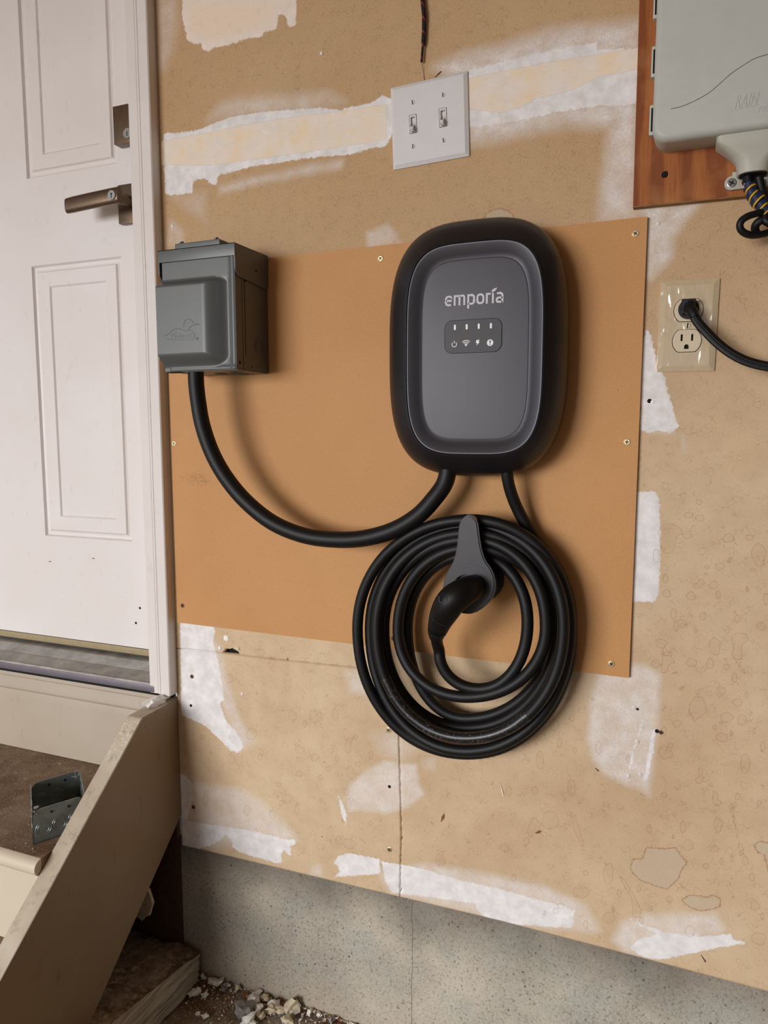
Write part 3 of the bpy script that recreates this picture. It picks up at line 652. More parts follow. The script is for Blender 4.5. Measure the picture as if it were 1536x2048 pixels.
bm = bmesh.new(); addcyl(bm, kc+Vector((0, 0.0004, 0.002)), (0, -1, 0), 0.0018, 0.0008, 12); addbox(bm, kc.x-0.0007, kc.x+0.0007, kc.y-0.0004, kc.y+0.0004, kc.z-0.0048, kc.z+0.002); sub(finish('keyhole', bm, M['hole'], None), lev)
db = bpy.data.objects.new('deadbolt', None); COL.objects.link(db); db.parent = door; db.location = W(245, 250, DY)-door.location
dx0 = W(228, 250, 0.042).x; dz0 = W(232, 290, 0.042).z; dz1 = W(228, 214, 0.042).z
sub(box('deadbolt_plate', dx0, dx0+0.062, 0.040, DY, dz0, dz1, M['bronze'], None, 0.0012), db)
kc = W(259, 266, 0.040); bm = bmesh.new(); addcyl(bm, Vector((dx0+0.031, 0.0405, kc.z)), (0, -1, 0), 0.0085, 0.0022, 28); sub(finish('lock_cylinder', bm, M['lockface'], None, 40), db)
kc.x = dx0+0.031; bm = bmesh.new(); addbox(bm, kc.x-0.0007, kc.x+0.0007, 0.0380, 0.0384, kc.z-0.005, kc.z+0.003); sub(finish('keyhole', bm, M['hole'], None), db)
# casing (trim_1 right of the door, trim_2 left of it), each cut from one moulding profile
casing = [(-0.4035, 0.0), (-0.4035, -0.0195), (-0.4052, -0.0212), (-0.4240, -0.0200), (-0.4246, -0.0180), (-0.4256, -0.0180), (-0.4262, -0.0192), (-0.4300, -0.0185), (-0.4306, -0.0168), (-0.4315, -0.0168), (-0.4322, -0.0176), (-0.4500, -0.0168), (-0.4522, -0.0150), (-0.4522, 0.0), (-0.4545, 0.0), (-0.4545, 0.058), (-0.4045, 0.058)]
for nm, mir in (('trim_1', False), ('trim_2', True)):
    bm = bmesh.new(); pr = [((DL+DR-x) if mir else x, yy) for x, yy in casing]
    addloft(bm, [[Vector((x, yy, z)) for x, yy in pr] for z in (-0.3445, 1.5)]); structure(finish(nm, bm, M['trim'], None, 25))

# ================================================================ ENTRY STEPS
steps = thing('entry_steps', 'wooden entry steps with taupe painted stringer and risers below the white door', 'steps', (-0.42, -0.2, -0.893))
bm = bmesh.new(); S0, S1 = -0.4355, -0.4040
side = [(0.010, -0.3560), (-0.0955, -0.3580), (-0.3975, -0.6200), (-0.5600, -0.7610), (-0.5600, -0.893), (-0.3480, -0.893), (-0.2420, -0.8030), (0.010, -0.5680)]
addloft(bm, [[Vector((x, yy, zz)) for yy, zz in side] for x in (S0, S1)])
bmesh.ops.bevel(bm, geom=bm.edges[:], offset=0.0012, segments=2, affect='EDGES')
bmesh.ops.recalc_face_normals(bm, faces=bm.faces)
for f in bm.faces:
    if f.normal.z > 0.3: f.material_index = 1  # upward faces take the paler material
finish('stringer', bm, [M['string'], M['edge']], steps, 35)
bm = bmesh.new(); addloft(bm, [[Vector((x-0.80, yy, zz)) for yy, zz in side] for x in (S0, S1)]); finish('stringer', bm, M['string'], steps, 35)
XLS = -1.204
# first riser with its lapped board
bm = bmesh.new(); rp = [(0.008, -0.3502), (-0.0125, -0.3502), (-0.0135, -0.3570), (-0.0128, -0.3576), (-0.0140, -0.3584), (-0.0175, -0.3770), (-0.0195, -0.3800), (-0.0175, -0.3835), (-0.0085, -0.3880), (-0.0115, -0.402), (-0.0135, -0.5060), (0.008, -0.5060)]
addloft(bm, [[Vector((x, yy, zz)) for yy, zz in rp] for x in (XLS, S0-0.0005)]); finish('riser', bm, M['taupe'], steps, 30)
def tread(z, y0, y1):
    bm = bmesh.new(); pts = [(y1, z), (y0+0.014, z)]
    bm2 = bmesh.new()
    addbox(bm, XLS, S0-0.0005, y0+0.012, y1, z-0.030, z)
    finish('tread', bm, M['tread'], steps)
    pr = [(y0+0.012+0.0, z-0.0005)]+[(y0+0.012-0.013*math.sin(q), z-0.0135+0.013*math.cos(q)) for q in [math.pi*k/8 for k in range(9)]]+[(y0+0.012, z-0.030)]
    addloft(bm2, [[Vector((x, yy, zz)) for yy, zz in pr] for x in (XLS, S0-0.0005)]); finish('nosing', bm2, M['cream'], steps, 35)
tread(-0.507, -0.300, -0.002); box('riser', XLS, S0-0.0005, -0.281, -0.265, -0.664, -0.5375, M['cream'], steps)
tread(-0.664, -0.560, -0.262); box('riser', XLS, S0-0.0005, -0.535, -0.520, -0.890, -0.695, M['cream'], steps)
# plaster scrap on the stringer
bm = bmesh.new(); bmesh.ops.create_icosphere(bm, subdivisions=3, radius=1.0); c0 = WZ(322, 1398, -0.350)
c0 = Vector((-0.4215, -0.036, -0.3508))
for q in bm.verts:
    k = 1+0.45*mnoise.noise(q.co*1.6+Vector((4, 1, 2)))+0.2*mnoise.noise(q.co*5)
    x, y, z = q.co.x*0.012*k, q.co.y*0.030*k, q.co.z*0.0085*k; q.co = Vector((c0.x+x+y*0.10, c0.y+y, c0.z+max(z, -0.0055)))
tag(finish('plaster_lump', bm, M['plaster'], None, 35), 'broken grey plaster lump on top of the taupe stringer under the door trim', 'plaster lump')
# junction box on the tread
A = Vector((-0.4750, -0.2660, -0.5065)); uu = Vector((0.47, 0.883, 0)).normalized()*0.080; ww = Vector((-0.748, 0.664, 0)).normalized()*0.100; H = 0.054
jb = thing('junction_box', 'open galvanised steel square junction box lying on the dirty brown tread', 'electrical box', A)
def jwall(name, p, d, nrm, curved=True, tilt=0):
    """one sheet-metal side standing on p..p+d with knock-outs"""
    bm = bmesh.new(); n = 20; th = 0.0014; k = nrm.normalized()*th
    top = [H-(0.0 if not curved else 0.010*max(0, 1-min(s, 1-s)/0.14)**1.5) for s in [i/n for i in range(n+1)]]
    f = [bm.verts.new(p+d*(i/n)) for i in range(n+1)]; g = [bm.verts.new(p+d*(i/n)+Vector((0, 0, top[i]))) for i in range(n+1)]
    f2 = [bm.verts.new(q.co+k) for q in f]; g2 = [bm.verts.new(q.co+k) for q in g]
    for i in range(n):
        for a, b, c, e in ((f[i], f[i+1], g[i+1], g[i]), (f2[i], g2[i], g2[i+1], f2[i+1]), (g[i], g[i+1], g2[i+1], g2[i])): bm.faces.new((a, b, c, e))
    for a, b, c, e in ((f[0], g[0], g2[0], f2[0]), (f[n], f2[n], g2[n], g[n])): bm.faces.new((a, b, c, e))
    finish(name, bm, M['galv'], jb, 30)
    e1 = d.normalized(); e2 = Vector((0, 0, 1)); nn = nrm.normalized()
    bm = bmesh.new()
    for s in (0.20, 0.5, 0.80):
        for sg in (1, -1):
            c = p+d*s+e2*0.021+nn*(th/2)
            for r0 in (0.0085, 0.0115):
                rings = [[c+nn*(sg*q[1])+(e1*math.cos(a)+e2*math.sin(a))*(r0+q[0]) for q in ((-0.0005, th/2), (0, th/2+0.0005), (0.0005, th/2))] for a in [2*math.pi*j/22 for j in range(22)]]
                addloft(bm, rings, caps=False, closed=True)
    finish('knockout', bm, M['galv'], jb, 50)
    for s in (0.36, 0.68):
        bm = bmesh.new(); c = p+d*s+e2*0.044; addcyl(bm, c-nn*0.0004, nn, 0.0021, th+0.0008, 12); finish('punched_hole', bm, M['hole'], jb)
jwall('side', A, uu, ww); jwall('side', A+ww, uu, -ww); jwall('side', A, ww, uu, False); jwall('side', A+uu, ww, -uu, False)
bm = bmesh.new(); b0_ = [A, A+uu, A+uu+ww, A+ww]; addloft(bm, [[q+Vector((0, 0, z)) for q in b0_] for z in (0.0003, 0.0016)]); finish('back', bm, M['galv'], jb)
for q, sg in ((A+ww*0.06+uu*0.09, 1), (A+ww*0.94+uu*0.91, -1)):
    bm = bmesh.new(); addbox(bm, q.x-0.006, q.x+0.006, q.y-0.005, q.y+0.005, q.z+H-0.007, q.z+H-0.0055); o = finish('screw_tab', bm, M['galv'], jb)
    bm = bmesh.new(); addcyl(bm, q+Vector((0, 0, H-0.006)), (0, 0, 1), 0.0019, 0.006, 10); addcyl(bm, q+Vector((0, 0, H)), (0, 0, 1), 0.0040, 0.002, 14); finish('screw', bm, M['steel'], jb, 40)

# broken timber and debris
bm = bmesh.new(); addbox(bm, 0, 1, 0, 1, 0, 1)
bmesh.ops.subdivide_edges(bm, edges=bm.edges[:], cuts=22, use_grid_fill=True)
for q in bm.verts:
    x, y, z = q.co; X = -0.52+0.150*x; Y = -0.46+0.455*y; zt = -0.8365+(1-y)*0.072; Z = -0.8915+(zt+0.8915)*z
    n3 = Vector((X*22, Y*14, Z*22)); d = 0.0060*mnoise.noise(n3)+0.0028*mnoise.noise(n3*3.4)
    if x > 0.98: X += d+0.0035*math.sin(Z*160+Y*6)*mnoise.noise(Vector((Y*6, Z*90, 0)))
    if y > 0.98: Y += d*1.6-0.010*(1-x)*0.5
    if z > 0.98: Z += d
    if x > 0.9 and y > 0.95: Z -= 0.004*z
    q.co = Vector((X, Y, Z))
tag(finish('broken_timber', bm, M['timber'], None, 60), 'broken dust covered timber block on the floor under the sloping stringer', 'timber')
sc = [(285,1770),(298,1778),(302,1790),(307,1806),(303,1818),(300,1830),(292,1832),(286,1840),(280,1834),(270,1830),(262,1800)]
pts = [W(u, v, -0.045) for u, v in sc]
prism('drywall_scrap', [(q.x, q.z) for q in pts], -0.048, -0.042, M['plaster_tan'])
tag(bpy.data.objects['drywall_scrap'], 'torn tan drywall scrap hanging in the dark gap behind the stringer', 'scrap')
structure(box('understair_shade_board', -1.5, -0.416, 0.0, 0.0105, -0.84, -0.352, M['underdark']))   # old board behind the steps, run lower to paint shade over the concrete
def chunk(c, r, seed, mat, name):
    bm = bmesh.new(); bmesh.ops.create_icosphere(bm, subdivisions=2, radius=1.0); rr = random.Random(seed); [setattr(q, 'co', q.co+Vector((rr.uniform(-.14, .14), rr.uniform(-.14, .14), rr.uniform(-.14, .14)))) for q in bm.verts]
    sx, sy, sz = rr.uniform(0.8, 1.35), rr.uniform(0.8, 1.2), rr.uniform(0.45, 0.9); a = rr.uniform(0, 6.28)
    for q in bm.verts:
        k = 1+1.15*mnoise.noise(q.co*1.3+Vector((seed*3.1, seed, 0)))+0.45*mnoise.noise(q.co*3.3); p = Vector((q.co.x*sx*k, q.co.y*sy*k, q.co.z*sz*k))*r
        q.co = Vector((p.x*math.cos(a)-p.y*math.sin(a), p.x*math.sin(a)+p.y*math.cos(a), p.z))+Vector(c)
    return finish(name, bm, mat, None)
CH = [((441,1957),9,0),((424,1962),6,0),((412,1947),6,0),((386,1985),9,0),((397,1980),7,0),((410,1990),8,0),((458,1963),6,0),((521,1979),9,0),((507,2000),10,0),((533,1990),7,2),((548,2008),10,0),((542,2020),10,2),
      ((517,2015),7,0),((560,2020),9,2),((583,2012),12,1),((600,2002),9,0),((487,2022),14,3),((497,2046),13,0),((522,2030),8,2),((575,2040),9,1),((622,2018),5,0),((640,2024),4,0),((712,2042),5,0),((395,2025),5,0),((409,2030),5,0),((665,2033),6,3),((448,1975),7,3),((475,1975),5,1)]
sizeword = {0: ('white plaster crumb', M['plaster']), 1: ('curled cream paint flake', M['plaster_tan']), 2: ('tan crumb', M['plaster_tan']), 3: ('grey stone chip', plain('stone_grey', '#8f8a86', 0.9, var=0.2, nscale=120))}
DEB = {(441,1957): 'squarish white plaster piece by the wall, near the end of the broken timber',
 (424,1962): 'small white crumb touching the left side of the squarish wall side piece', (412,1947): 'small white crumb at the very end of the broken timber against the concrete',
 (386,1985): 'leftmost of three white plaster pieces lying beside the broken timber', (397,1980): 'middle of three white plaster pieces lying beside the broken timber', (410,1990): 'rightmost of three white plaster pieces lying beside the broken timber',
 (458,1963): 'white crumb just right of the squarish wall side piece', (521,1979): 'topmost white plaster piece of the main debris heap', (507,2000): 'white plaster piece at the left edge of the main debris heap',
 (533,1990): 'tan crumb just under the topmost white piece of the debris heap', (548,2008): 'white plaster piece in the centre of the main debris heap', (542,2020): 'tan crumb low in the middle of the main debris heap',
 (517,2015): 'small white piece right of the big grey wedge shaped chip', (560,2020): 'tan crumb just left of the long curled cream flake', (583,2012): 'long curled cream paint flake leaning on the foot of the concrete wall',
 (600,2002): 'white piece wedged between the curled cream flake and the wall', (487,2022): 'largest grey wedge shaped stone chip in the debris', (497,2046): 'brightest white plaster piece at the bottom edge of the picture',
 (522,2030): 'tan crumb just above the bright white piece at the bottom edge', (575,2040): 'yellowish paint flake at the bottom edge below the curled flake', (622,2018): 'first small white crumb to the right of the curled cream flake',
 (640,2024): 'second small white crumb to the right of the curled cream flake', (712,2042): 'rightmost white crumb of the debris line along the wall', (395,2025): 'left one of two lone white crumbs on open floor beside the timber',
 (409,2030): 'right one of two lone white crumbs on open floor beside the timber', (665,2033): 'grey chip near the right end of the debris line along the wall', (448,1975): 'small grey chip just below the squarish white piece', (475,1975): 'small yellowish flake between the squarish white piece and the main heap'}
for i, ((u, v), rpx, kd) in enumerate(CH):
    p = WZ(u, v, -0.888); r = rpx*1.2/1200.0; p.y = min(p.y, 0.004-r*0.8); p.z = -0.892+r*0.45; wd_, mt = sizeword[kd]
    o = chunk(p, r*0.92, i+1, mt, 'plaster_chunk' if kd != 3 else 'stone_chip')
    tag(o, DEB[(u, v)], {0: 'plaster', 1: 'paint flake', 2: 'crumb', 3: 'stone'}[kd], {0: 'white plaster pieces at the wall foot', 1: 'paint flakes at the wall foot', 2: 'tan crumbs at the wall foot', 3: 'grey chips at the wall foot'}[kd])
bm = bmesh.new(); rr = random.Random(3)
for k in range(900):
    if k < 500: p = WZ(rr.uniform(380, 740), 0, -0.89); u_ = rr.uniform(375, 740); v_ = 1945+(u_-375)*0.27+abs(rr.gauss(0, 30)); p = WZ(u_, v_, -0.893)
    else: p = Vector((rr.uniform(-0.36, 0.25), rr.uniform(-0.30, 0.0), -0.893))
    r = rr.uniform(0.0008, 0.0028); p.y = min(p.y, 0.006); p.z = -0.8925+0.004*mnoise.noise(Vector((p.x*14, p.y*14, 1)))+r*0.3
    vs = [bm.verts.new(p+Vector((rr.uniform(-1, 1), rr.uniform(-1, 1), rr.uniform(-0.6, 0.9)))*r*1.4) for _ in range(5)]
    mi = rr.choice((0, 0, 1, 1, 2))
    for a, b, c in ((0, 1, 2), (0, 2, 3), (0, 3, 1), (4, 2, 1), (4, 3, 2), (4, 1, 3)): bm.faces.new((vs[a], vs[b], vs[c])).material_index = mi
o = finish('debris_crumbs', bm, [M['plaster'], M['plaster_tan'], M['leafbrown']]); tag(o, 'fine plaster dust and crumbs scattered over the floor', 'debris'); o['kind'] = 'stuff'
bm = bmesh.new()
for k in range(140):
    x, y = rr.uniform(-0.85, -0.45), rr.uniform(-0.28, -0.02); r = rr.uniform(0.0006, 0.0017)
    vs = [bm.verts.new(Vector((x, y, -0.5065))+Vector((rr.uniform(-1, 1), rr.uniform(-1, 1), rr.uniform(0, 1)))*r*1.3) for _ in range(4)]
    for a, b, c in ((0, 1, 2), (0, 2, 3), (0, 3, 1), (1, 3, 2)): bm.faces.new((vs[a], vs[b], vs[c]))
o = finish('sawdust_flecks', bm, plain('sawdust', '#cbb38a', 0.9)); tag(o, 'pale sawdust flecks scattered on the dirty brown tread', 'sawdust'); o['kind'] = 'stuff'

# ================================================================ HARDBOARD
HB = -0.0060
tl = W(540, 515, HB); tr = W(1295, 433, HB); br = W(1258, 1356, HB); bl = W(355, 1245, HB)
s_ = (tr.z-tl.z)/(tr.x-tl.x); tlx = Vector((bl.x-0.0015, HB, tl.z+s_*(bl.x-tl.x)))
hb = thing('hardboard_sheet', 'tan brown hardboard sheet screwed to the drywall behind the charger', 'board', ((tl.x+tr.x)/2, 0, br.z))
bm = bmesh.new(); nx, nz_ = 90, 70; vs = []
for j in range(nz_+1):
    row = []
    for i in range(nx+1):
        s, q = i/nx, j/nz_; lo = bl.lerp(br, s); hi = tlx.lerp(tr, s); row.append(bm.verts.new(lo.lerp(hi, q)))
    vs.append(row)
for j in range(nz_):
    for i in range(nx): bm.faces.new((vs[j][i], vs[j][i+1], vs[j+1][i+1], vs[j+1][i]))
edge = [vs[0][i] for i in range(nx+1)]+[vs[j][nx] for j in range(1, nz_+1)]+[vs[nz_][i] for i in range(nx-1, -1, -1)]+[vs[j][0] for j in range(nz_-1, 0, -1)]
bk = [bm.verts.new((q.co.x, 0.0, q.co.z)) for q in edge]
for i in range(len(edge)): j = (i+1) % len(edge); bm.faces.new((edge[i], bk[i], bk[j], edge[j]))
o = finish('board', bm, M['hardboard'], hb)
co = np.empty(len(o.data.vertices)*3); o.data.vertices.foreach_get('co', co); co = co.reshape(-1, 3)
at = o.data.attributes.new('smudge', 'FLOAT', 'POINT'); at.data.foreach_set('value', psdf(co[:, [0, 2]], [(W(u, v, HB).x, W(u, v, HB).z) for u, v in ((360,950),(400,945),(425,955),(420,970),(385,968),(365,962))]).astype(np.float32))
for u, v in ((761,517),(1271,467),(1254,884),(1223,1328),(365,1211),(348,887),(787,1277)): screw(ME_GOLD if (u, v) not in ((365,1211),(787,1277)) else ME_DARK, W(u, v, HB), hb, random.random()*1.5)

# ================================================================ GREY OUTLET BOX
bx0, bx1, bz0, bz1 = -0.3330, -0.1960, 0.2180, 0.4000
rv = thing('outlet_enclosure', 'grey painted metal outdoor outlet box with hinged cover beside the door trim', 'electrical box', ((bx0+bx1)/2, HB, bz0))
bm = bmesh.new()   # body with open bottom front
addbox(bm, bx0+0.003, bx1-0.0012, -0.0800, HB, bz0+0.001, bz1-0.004, 0.001); finish('body', bm, M['rv'], rv, 35)
# hood: front lip, top, and two cheeks with clipped corners
bm = bmesh.new(); cheek = [(-0.1005, 0.4005), (-0.1005, 0.3640), (-0.0930, 0.3545), (-0.0135, 0.3480), (-0.0070, 0.3540), (-0.0070, 0.4005)]
for x in (bx0, bx1): addloft(bm, [[Vector((x+d, yy, zz)) for yy, zz in cheek] for d in (-0.0008, 0.0008)])
addbox(bm, bx0-0.0008, bx1+0.0008, -0.1013, -0.0995, 0.3828, 0.4010, 0.0004); addbox(bm, bx0-0.0008, bx1+0.0008, -0.1013, -0.0066, 0.3994, 0.4010, 0.0004)
finish('hood', bm, M['rv'], rv, 35)
bm = bmesh.new(); addcyl(bm, (bx1+0.0006, -0.0430, 0.3715), (1, 0, 0), 0.0017, 0.0006, 12); finish('rivet_hole', bm, M['hole'], rv)
# hub cover plate on top with two bolts
bm = bmesh.new(); addbox(bm, -0.3060, -0.2240, -0.0960, -0.0200, 0.4008, 0.4100, 0.0022, seg=3); finish('hub_plate', bm, M['rv'], rv, 40)
for x in (-0.2985, -0.2350):
    bm = bmesh.new(); addcyl(bm, (x, -0.088, 0.4098), (0, 0, 1), 0.0040, 0.0032, 6); addcyl(bm, (x, -0.088, 0.413), (0, 0, 1), 0.0034, 0.0012, 12); finish('bolt', bm, M['steel'], rv, 40)
# cover: a pressed sheet, height field
cx0, cx1, cz0, cz1 = bx0+0.0035, bx1-0.0015, 0.2175, 0.3835
def sst(a, b, x): s = min(1, max(0, (x-a)/(b-a))); return s*s*(3-2*s)
ux = lambda u: W(u, 640, -0.110).x
plat_r = -0.2440; slope_r = -0.2085
def cov_y(x, z):
    base = -0.0975
    px_ = 1-sst(plat_r-0.002, slope_r, x) if x > plat_r-0.002 else 1
    pz = sst(cz0+0.004, 0.2440, z)*(1-sst(0.3440, 0.3560, z))
    # sharp-ish plateau front
    y = base-0.0170*max(0, 1-math.sqrt((1-px_)**2+(1-pz)**2))
    rim = math.exp(-((x-(cx1-0.0045))/0.0040)**2); y -= 0.0022*rim
    pocket = sst(slope_r-0.016, slope_r-0.004, x)*(1-sst(slope_r-0.004, slope_r+0.004, x))*pz; y += 0.0015*pocket
    lip = math.exp(-((z-(cz0+0.003))/0.003)**2); y -= 0.0016*lip*(1 if x > -0.318 else 0.3)
    return y
nx, nz_ = 90, 90; xs = [cx0+(cx1-cx0)*i/nx for i in range(nx+1)]; zs = [cz0+(cz1-cz0)*j/nz_ for j in range(nz_+1)]
bm = bmesh.new(); vs = [[bm.verts.new((x, cov_y(x, z), z)) for x in xs] for z in zs]
for j in range(nz_):
    for i in range(nx): bm.faces.new((vs[j][i], vs[j][i+1], vs[j+1][i+1], vs[j+1][i]))
edge = [vs[0][i] for i in range(nx+1)]+[vs[j][nx] for j in range(1, nz_+1)]+[vs[nz_][i] for i in range(nx-1, -1, -1)]+[vs[j][0] for j in range(nz_-1, 0, -1)]
bk = [bm.verts.new((q.co.x, -0.0812, q.co.z+(0.002 if q.co.z < cz0+0.001 else 0))) for q in edge]
for i in range(len(edge)): j = (i+1) % len(edge); bm.faces.new((edge[i], bk[i], bk[j], edge[j]))
finish('cover', bm, M['rv'], rv, 50)
# side seam, knock-out ring, slot and holes on the right cheek
bm = bmesh.new(); kc = WX(519, 694, bx1)
for r0 in (0.0085, 0.0120):
    addloft(bm, [[kc+Vector((dx, math.cos(a)*(r0+dr), math.sin(a)*(r0+dr))) for dr, dx in ((-0.0005, -0.0010), (0, -0.0004), (0.0005, -0.0010))] for a in [2*math.pi*j/28 for j in range(28)]], caps=False, closed=True)
finish('knockout', bm, M['rv'], rv, 50)
box('side_seam', bx1-0.0012, bx1-0.0007, -0.0743, -0.0738, 0.240, 0.350, M['hole'], rv)
for u, v, r in ((480, 725, 0.0022), (489, 561, 0.0022), (504, 734, 0.0012)):
    bm = bmesh.new(); addcyl(bm, WX(u, v, bx1-0.0014), (1, 0, 0), r, 0.0008, 12); finish('punched_hole', bm, M['hole'], rv)
box('bottom_flange', bx0+0.012, bx1-0.002, -0.094, -0.010, bz0-0.0010, bz0+0.0010, M['rv'], rv)
box('cable_opening', bx0+0.004, bx0+0.030, -0.0955, -0.081, bz0-0.0016, bz0+0.0020, M['hole'], rv)
bm = bmesh.new()
for x, y in ((-0.262, -0.045), (-0.228, -0.055), (-0.236, -0.022)):
    for r0 in (0.007, 0.011): addloft(bm, [[Vector((x+math.cos(a)*(r0+dr), y+math.sin(a)*(r0+dr), bz0-0.001+dz)) for dr, dz in ((-0.0006, 0), (0, -0.0008), (0.0006, 0))] for a in [2*math.pi*j/20 for j in range(20)]], caps=False, closed=True)
finish('knockout', bm, M['rv'], rv, 50)
# embossed duck emblem
EY = cov_y(-0.29, 0.29)
def E(u, v): q = W(310+u/15.36, 610+v/15.36, EY); return (q.x, EY-0.0001, q.z)
duck1 = [(285,950),(370,925),(460,850),(560,765),(680,728),(800,745),(900,785),(970,800),(1020,780),(1050,765),(1130,790),(1190,850),(1222,930),(1205,1010),(1170,1060),(900,1062),(500,1065),(340,1040)]
duck2 = [(885,690),(885,590),(910,510),(960,455),(1040,432),(1110,455),(1160,520),(1210,570),(1290,575),(1360,585),(1330,605),(1240,610),(1150,635),(1080,680),(1060,720),(1045,765)]
bm = bmesh.new()
for d in (duck1, duck2): addtube(bm, spline([E(*q) for q in d], 4), 0.00022, 6)
addloft(bm, [[Vector(E(1300, 1030))+Vector(((0.0016+dr)*math.cos(a), dy, (0.0016+dr)*math.sin(a))) for dr, dy in ((-0.0004, 0), (0, -0.0005), (0.0004, 0))] for a in [2*math.pi*j/14 for j in range(14)]], caps=False, closed=True)
addcyl(bm, E(1070, 520), (0, -1, 0), 0.0004, 0.0003, 8); finish('emblem', bm, M['rv'], rv, 60)
def text_mesh(name, body, size, place, mat, parent, extrude=0.0003, shear=0.0, spacing=1.0, width=None, align='LEFT'):
    cu = bpy.data.curves.new(name, 'FONT'); cu.body = body; cu.size = size; cu.extrude = extrude; cu.shear = shear; cu.space_character = spacing; cu.align_x = align
    o = bpy.data.objects.new(name, cu); COL.objects.link(o); dg = bpy.context.evaluated_depsgraph_get(); dg.update()
    me = bpy.data.meshes.new_from_object(o.evaluated_get(dg)); bpy.data.objects.remove(o); bpy.data.curves.remove(cu)
    xs_ = [q.co.x for q in me.vertices]; k = width/(max(xs_)-min(xs_)) if width else 1
    for q in me.vertices: q.co = place((q.co.x-min(xs_))*k, q.co.y, q.co.z)
    me.materials.clear(); return link(name, me, parent, mat)
e0 = Vector(E(500, 1025)); e1 = Vector(E(1150, 1005))
text_mesh('emblem_lettering', 'Midwest', 0.0125, lambda x, y, z: Vector((e0.x+x, EY-0.0001-z, e0.z+y+(e1.z-e0.z)*x/(e1.x-e0.x))), M['rv'], rv, 0.00015, 0.2, 1.0, e1.x-e0.x)

# ================================================================ EV CHARGER
ch = thing('ev_charger', 'black and graphite wall mounted electric car charger with indicator panel', 'car charger', (0.1585, HB, 0.062))
ccx, ccz, BA, BB = 0.1545, 0.2362, 0.1262, 0.1748
R0 = lambda a, b, y, n=3.15: superell(ccx, ccz, a, b, n, y)
RY0 = -0.0860
q4 = [W(811.6, 740, RY0), W(1086, 740, RY0), W(950, 481, RY0), W(935, 910, RY0)]
fcx, fcz = (q4[0].x+q4[1].x)/2, (q4[2].z+q4[3].z)/2; FA, FB = (q4[1].x-q4[0].x)/2, (q4[2].z-q4[3].z)/2
def RF(ins, y, n=4.0, k=None):
    return superell(fcx, fcz, FA-ins, FB-ins, n, y)
def RM_(s, y, n=None):      # blend from the widest outline (s=0) to the face outline (s=1)
    n = n or 3.15+0.75*s
    return superell(ccx+(fcx-ccx)*s, ccz+(fcz-ccz)*s, BA+(FA-BA)*s, BB+(FB-BB)*s, n, y)
bm = bmesh.new()
addloft(bm, [R0(BA-.022, BB-.022, HB), R0(BA-.018, BB-.018, -0.011), R0(BA-.004, BB-.004, -0.015), R0(BA-.001, BB-.001, -0.026), RM_(0, -0.042), RM_(0.05, -0.053), RM_(0.17, -0.062), RM_(0.38, -0.070), RM_(0.62, -0.0770), RM_(0.84, -0.0825), RM_(0.97, RY0+0.0003, 4.0), RF(0, RY0, 4.0), RF(0.0008, RY0+0.001, 4.0), RF(0.0012, RY0+0.009, 4.0)])
finish('housing', bm, M['charger_body'], ch, 50)
bm = bmesh.new()
addloft(bm, [RF(i, RY0+d, n) for i, d, n in ((.0011, .0010, 4.0), (.0015, .0008, 4.0), (.0030, .0012, 4.0), (.0060, .0024, 4.1), (.0100, .0038, 4.2), (.0145, .0062, 4.4), (.0180, .0078, 4.5), (.0205, .0084, 4.6))], caps=False); finish('face_ring', bm, M['charger_ring'], ch, 60)
bm = bmesh.new(); FY = RY0+0.0082
L = addloft(bm, [RF(.0204, RY0+.0085, 4.6), RF(.0212, RY0+.0083, 4.6), RF(.0225, FY, 4.6)], caps=False); bm.faces.new(L[-1]); finish('face_plate', bm, M['charger_face'], ch, 60)
# logo drawn as strokes: x-height 1, letter widths in the same unit
lx0, lx1 = W(890.5, 605, FY).x, W(1006.5, 600, FY).x; lz = W(890, 612.8, FY).z; xh = W(890, 592.3, FY).z-lz; tot = 7.25
def arc(cx, cz, rx, rz, a0, a1, n=8, p=2.6):
    o = []
    for i in range(n+1):
        a = math.radians(a0+(a1-a0)*i/n); c, s = math.cos(a), math.sin(a); o.append((cx+rx*math.copysign(abs(c)**(2/p), c), cz+rz*math.copysign(abs(s)**(2/p), s)))
    return o
h = 0.085
LT = {'e': [[(0.10, 0.50), (0.74, 0.50), (0.74, 0.62)]+arc(0.42, 0.60, 0.33, 0.315, 0, 180)+[(0.09, 0.40)]+arc(0.40, 0.40, 0.31, 0.315, 180, 270)+[(0.68, 0.085)]],
      'm': [[(h, 0), (h, 0.915), (0.50, 0.915)]+arc(0.50, 0.66, 0.14, 0.255, 90, 0)+[(0.64, 0)], [(0.62, 0.915), (1.05, 0.915)]+arc(1.05, 0.66, 0.14, 0.255, 90, 0)+[(1.19, 0)]],
      'p': [[(h, -0.36), (h, 0.915), (0.45, 0.915)]+arc(0.45, 0.60, 0.30, 0.315, 90, 0)+[(0.75, 0.40)]+arc(0.45, 0.40, 0.30, 0.315, 0, -90)+[(h, 0.085)]],
      'o': [arc(0.42, 0.60, 0.335, 0.315, 0, 180)+arc(0.42, 0.40, 0.335, 0.315, 180, 360)+[(0.755, 0.60)]],
      'r': [[(h, 0), (h, 0.915), (0.52, 0.915)]], 'i': [[(h, 0), (h, 1.0)]],
      'a': [[(0.10, 0.915), (0.42, 0.915)]+arc(0.42, 0.66, 0.30, 0.255, 90, 0)+[(0.72, 0.0)], [(0.72, 0.085), (0.36, 0.085)]+arc(0.34, 0.29, 0.25, 0.205, 270, 90)+[(0.72, 0.495)]]}
adv = {'e': 1.02, 'm': 1.56, 'p': 1.04, 'o': 1.06, 'r': 0.68, 'i': 0.42, 'a': 0.81}
bm = bmesh.new(); x = 0.0; k = (lx1-lx0)/sum(adv[c] for c in 'emporia'); ix = 0
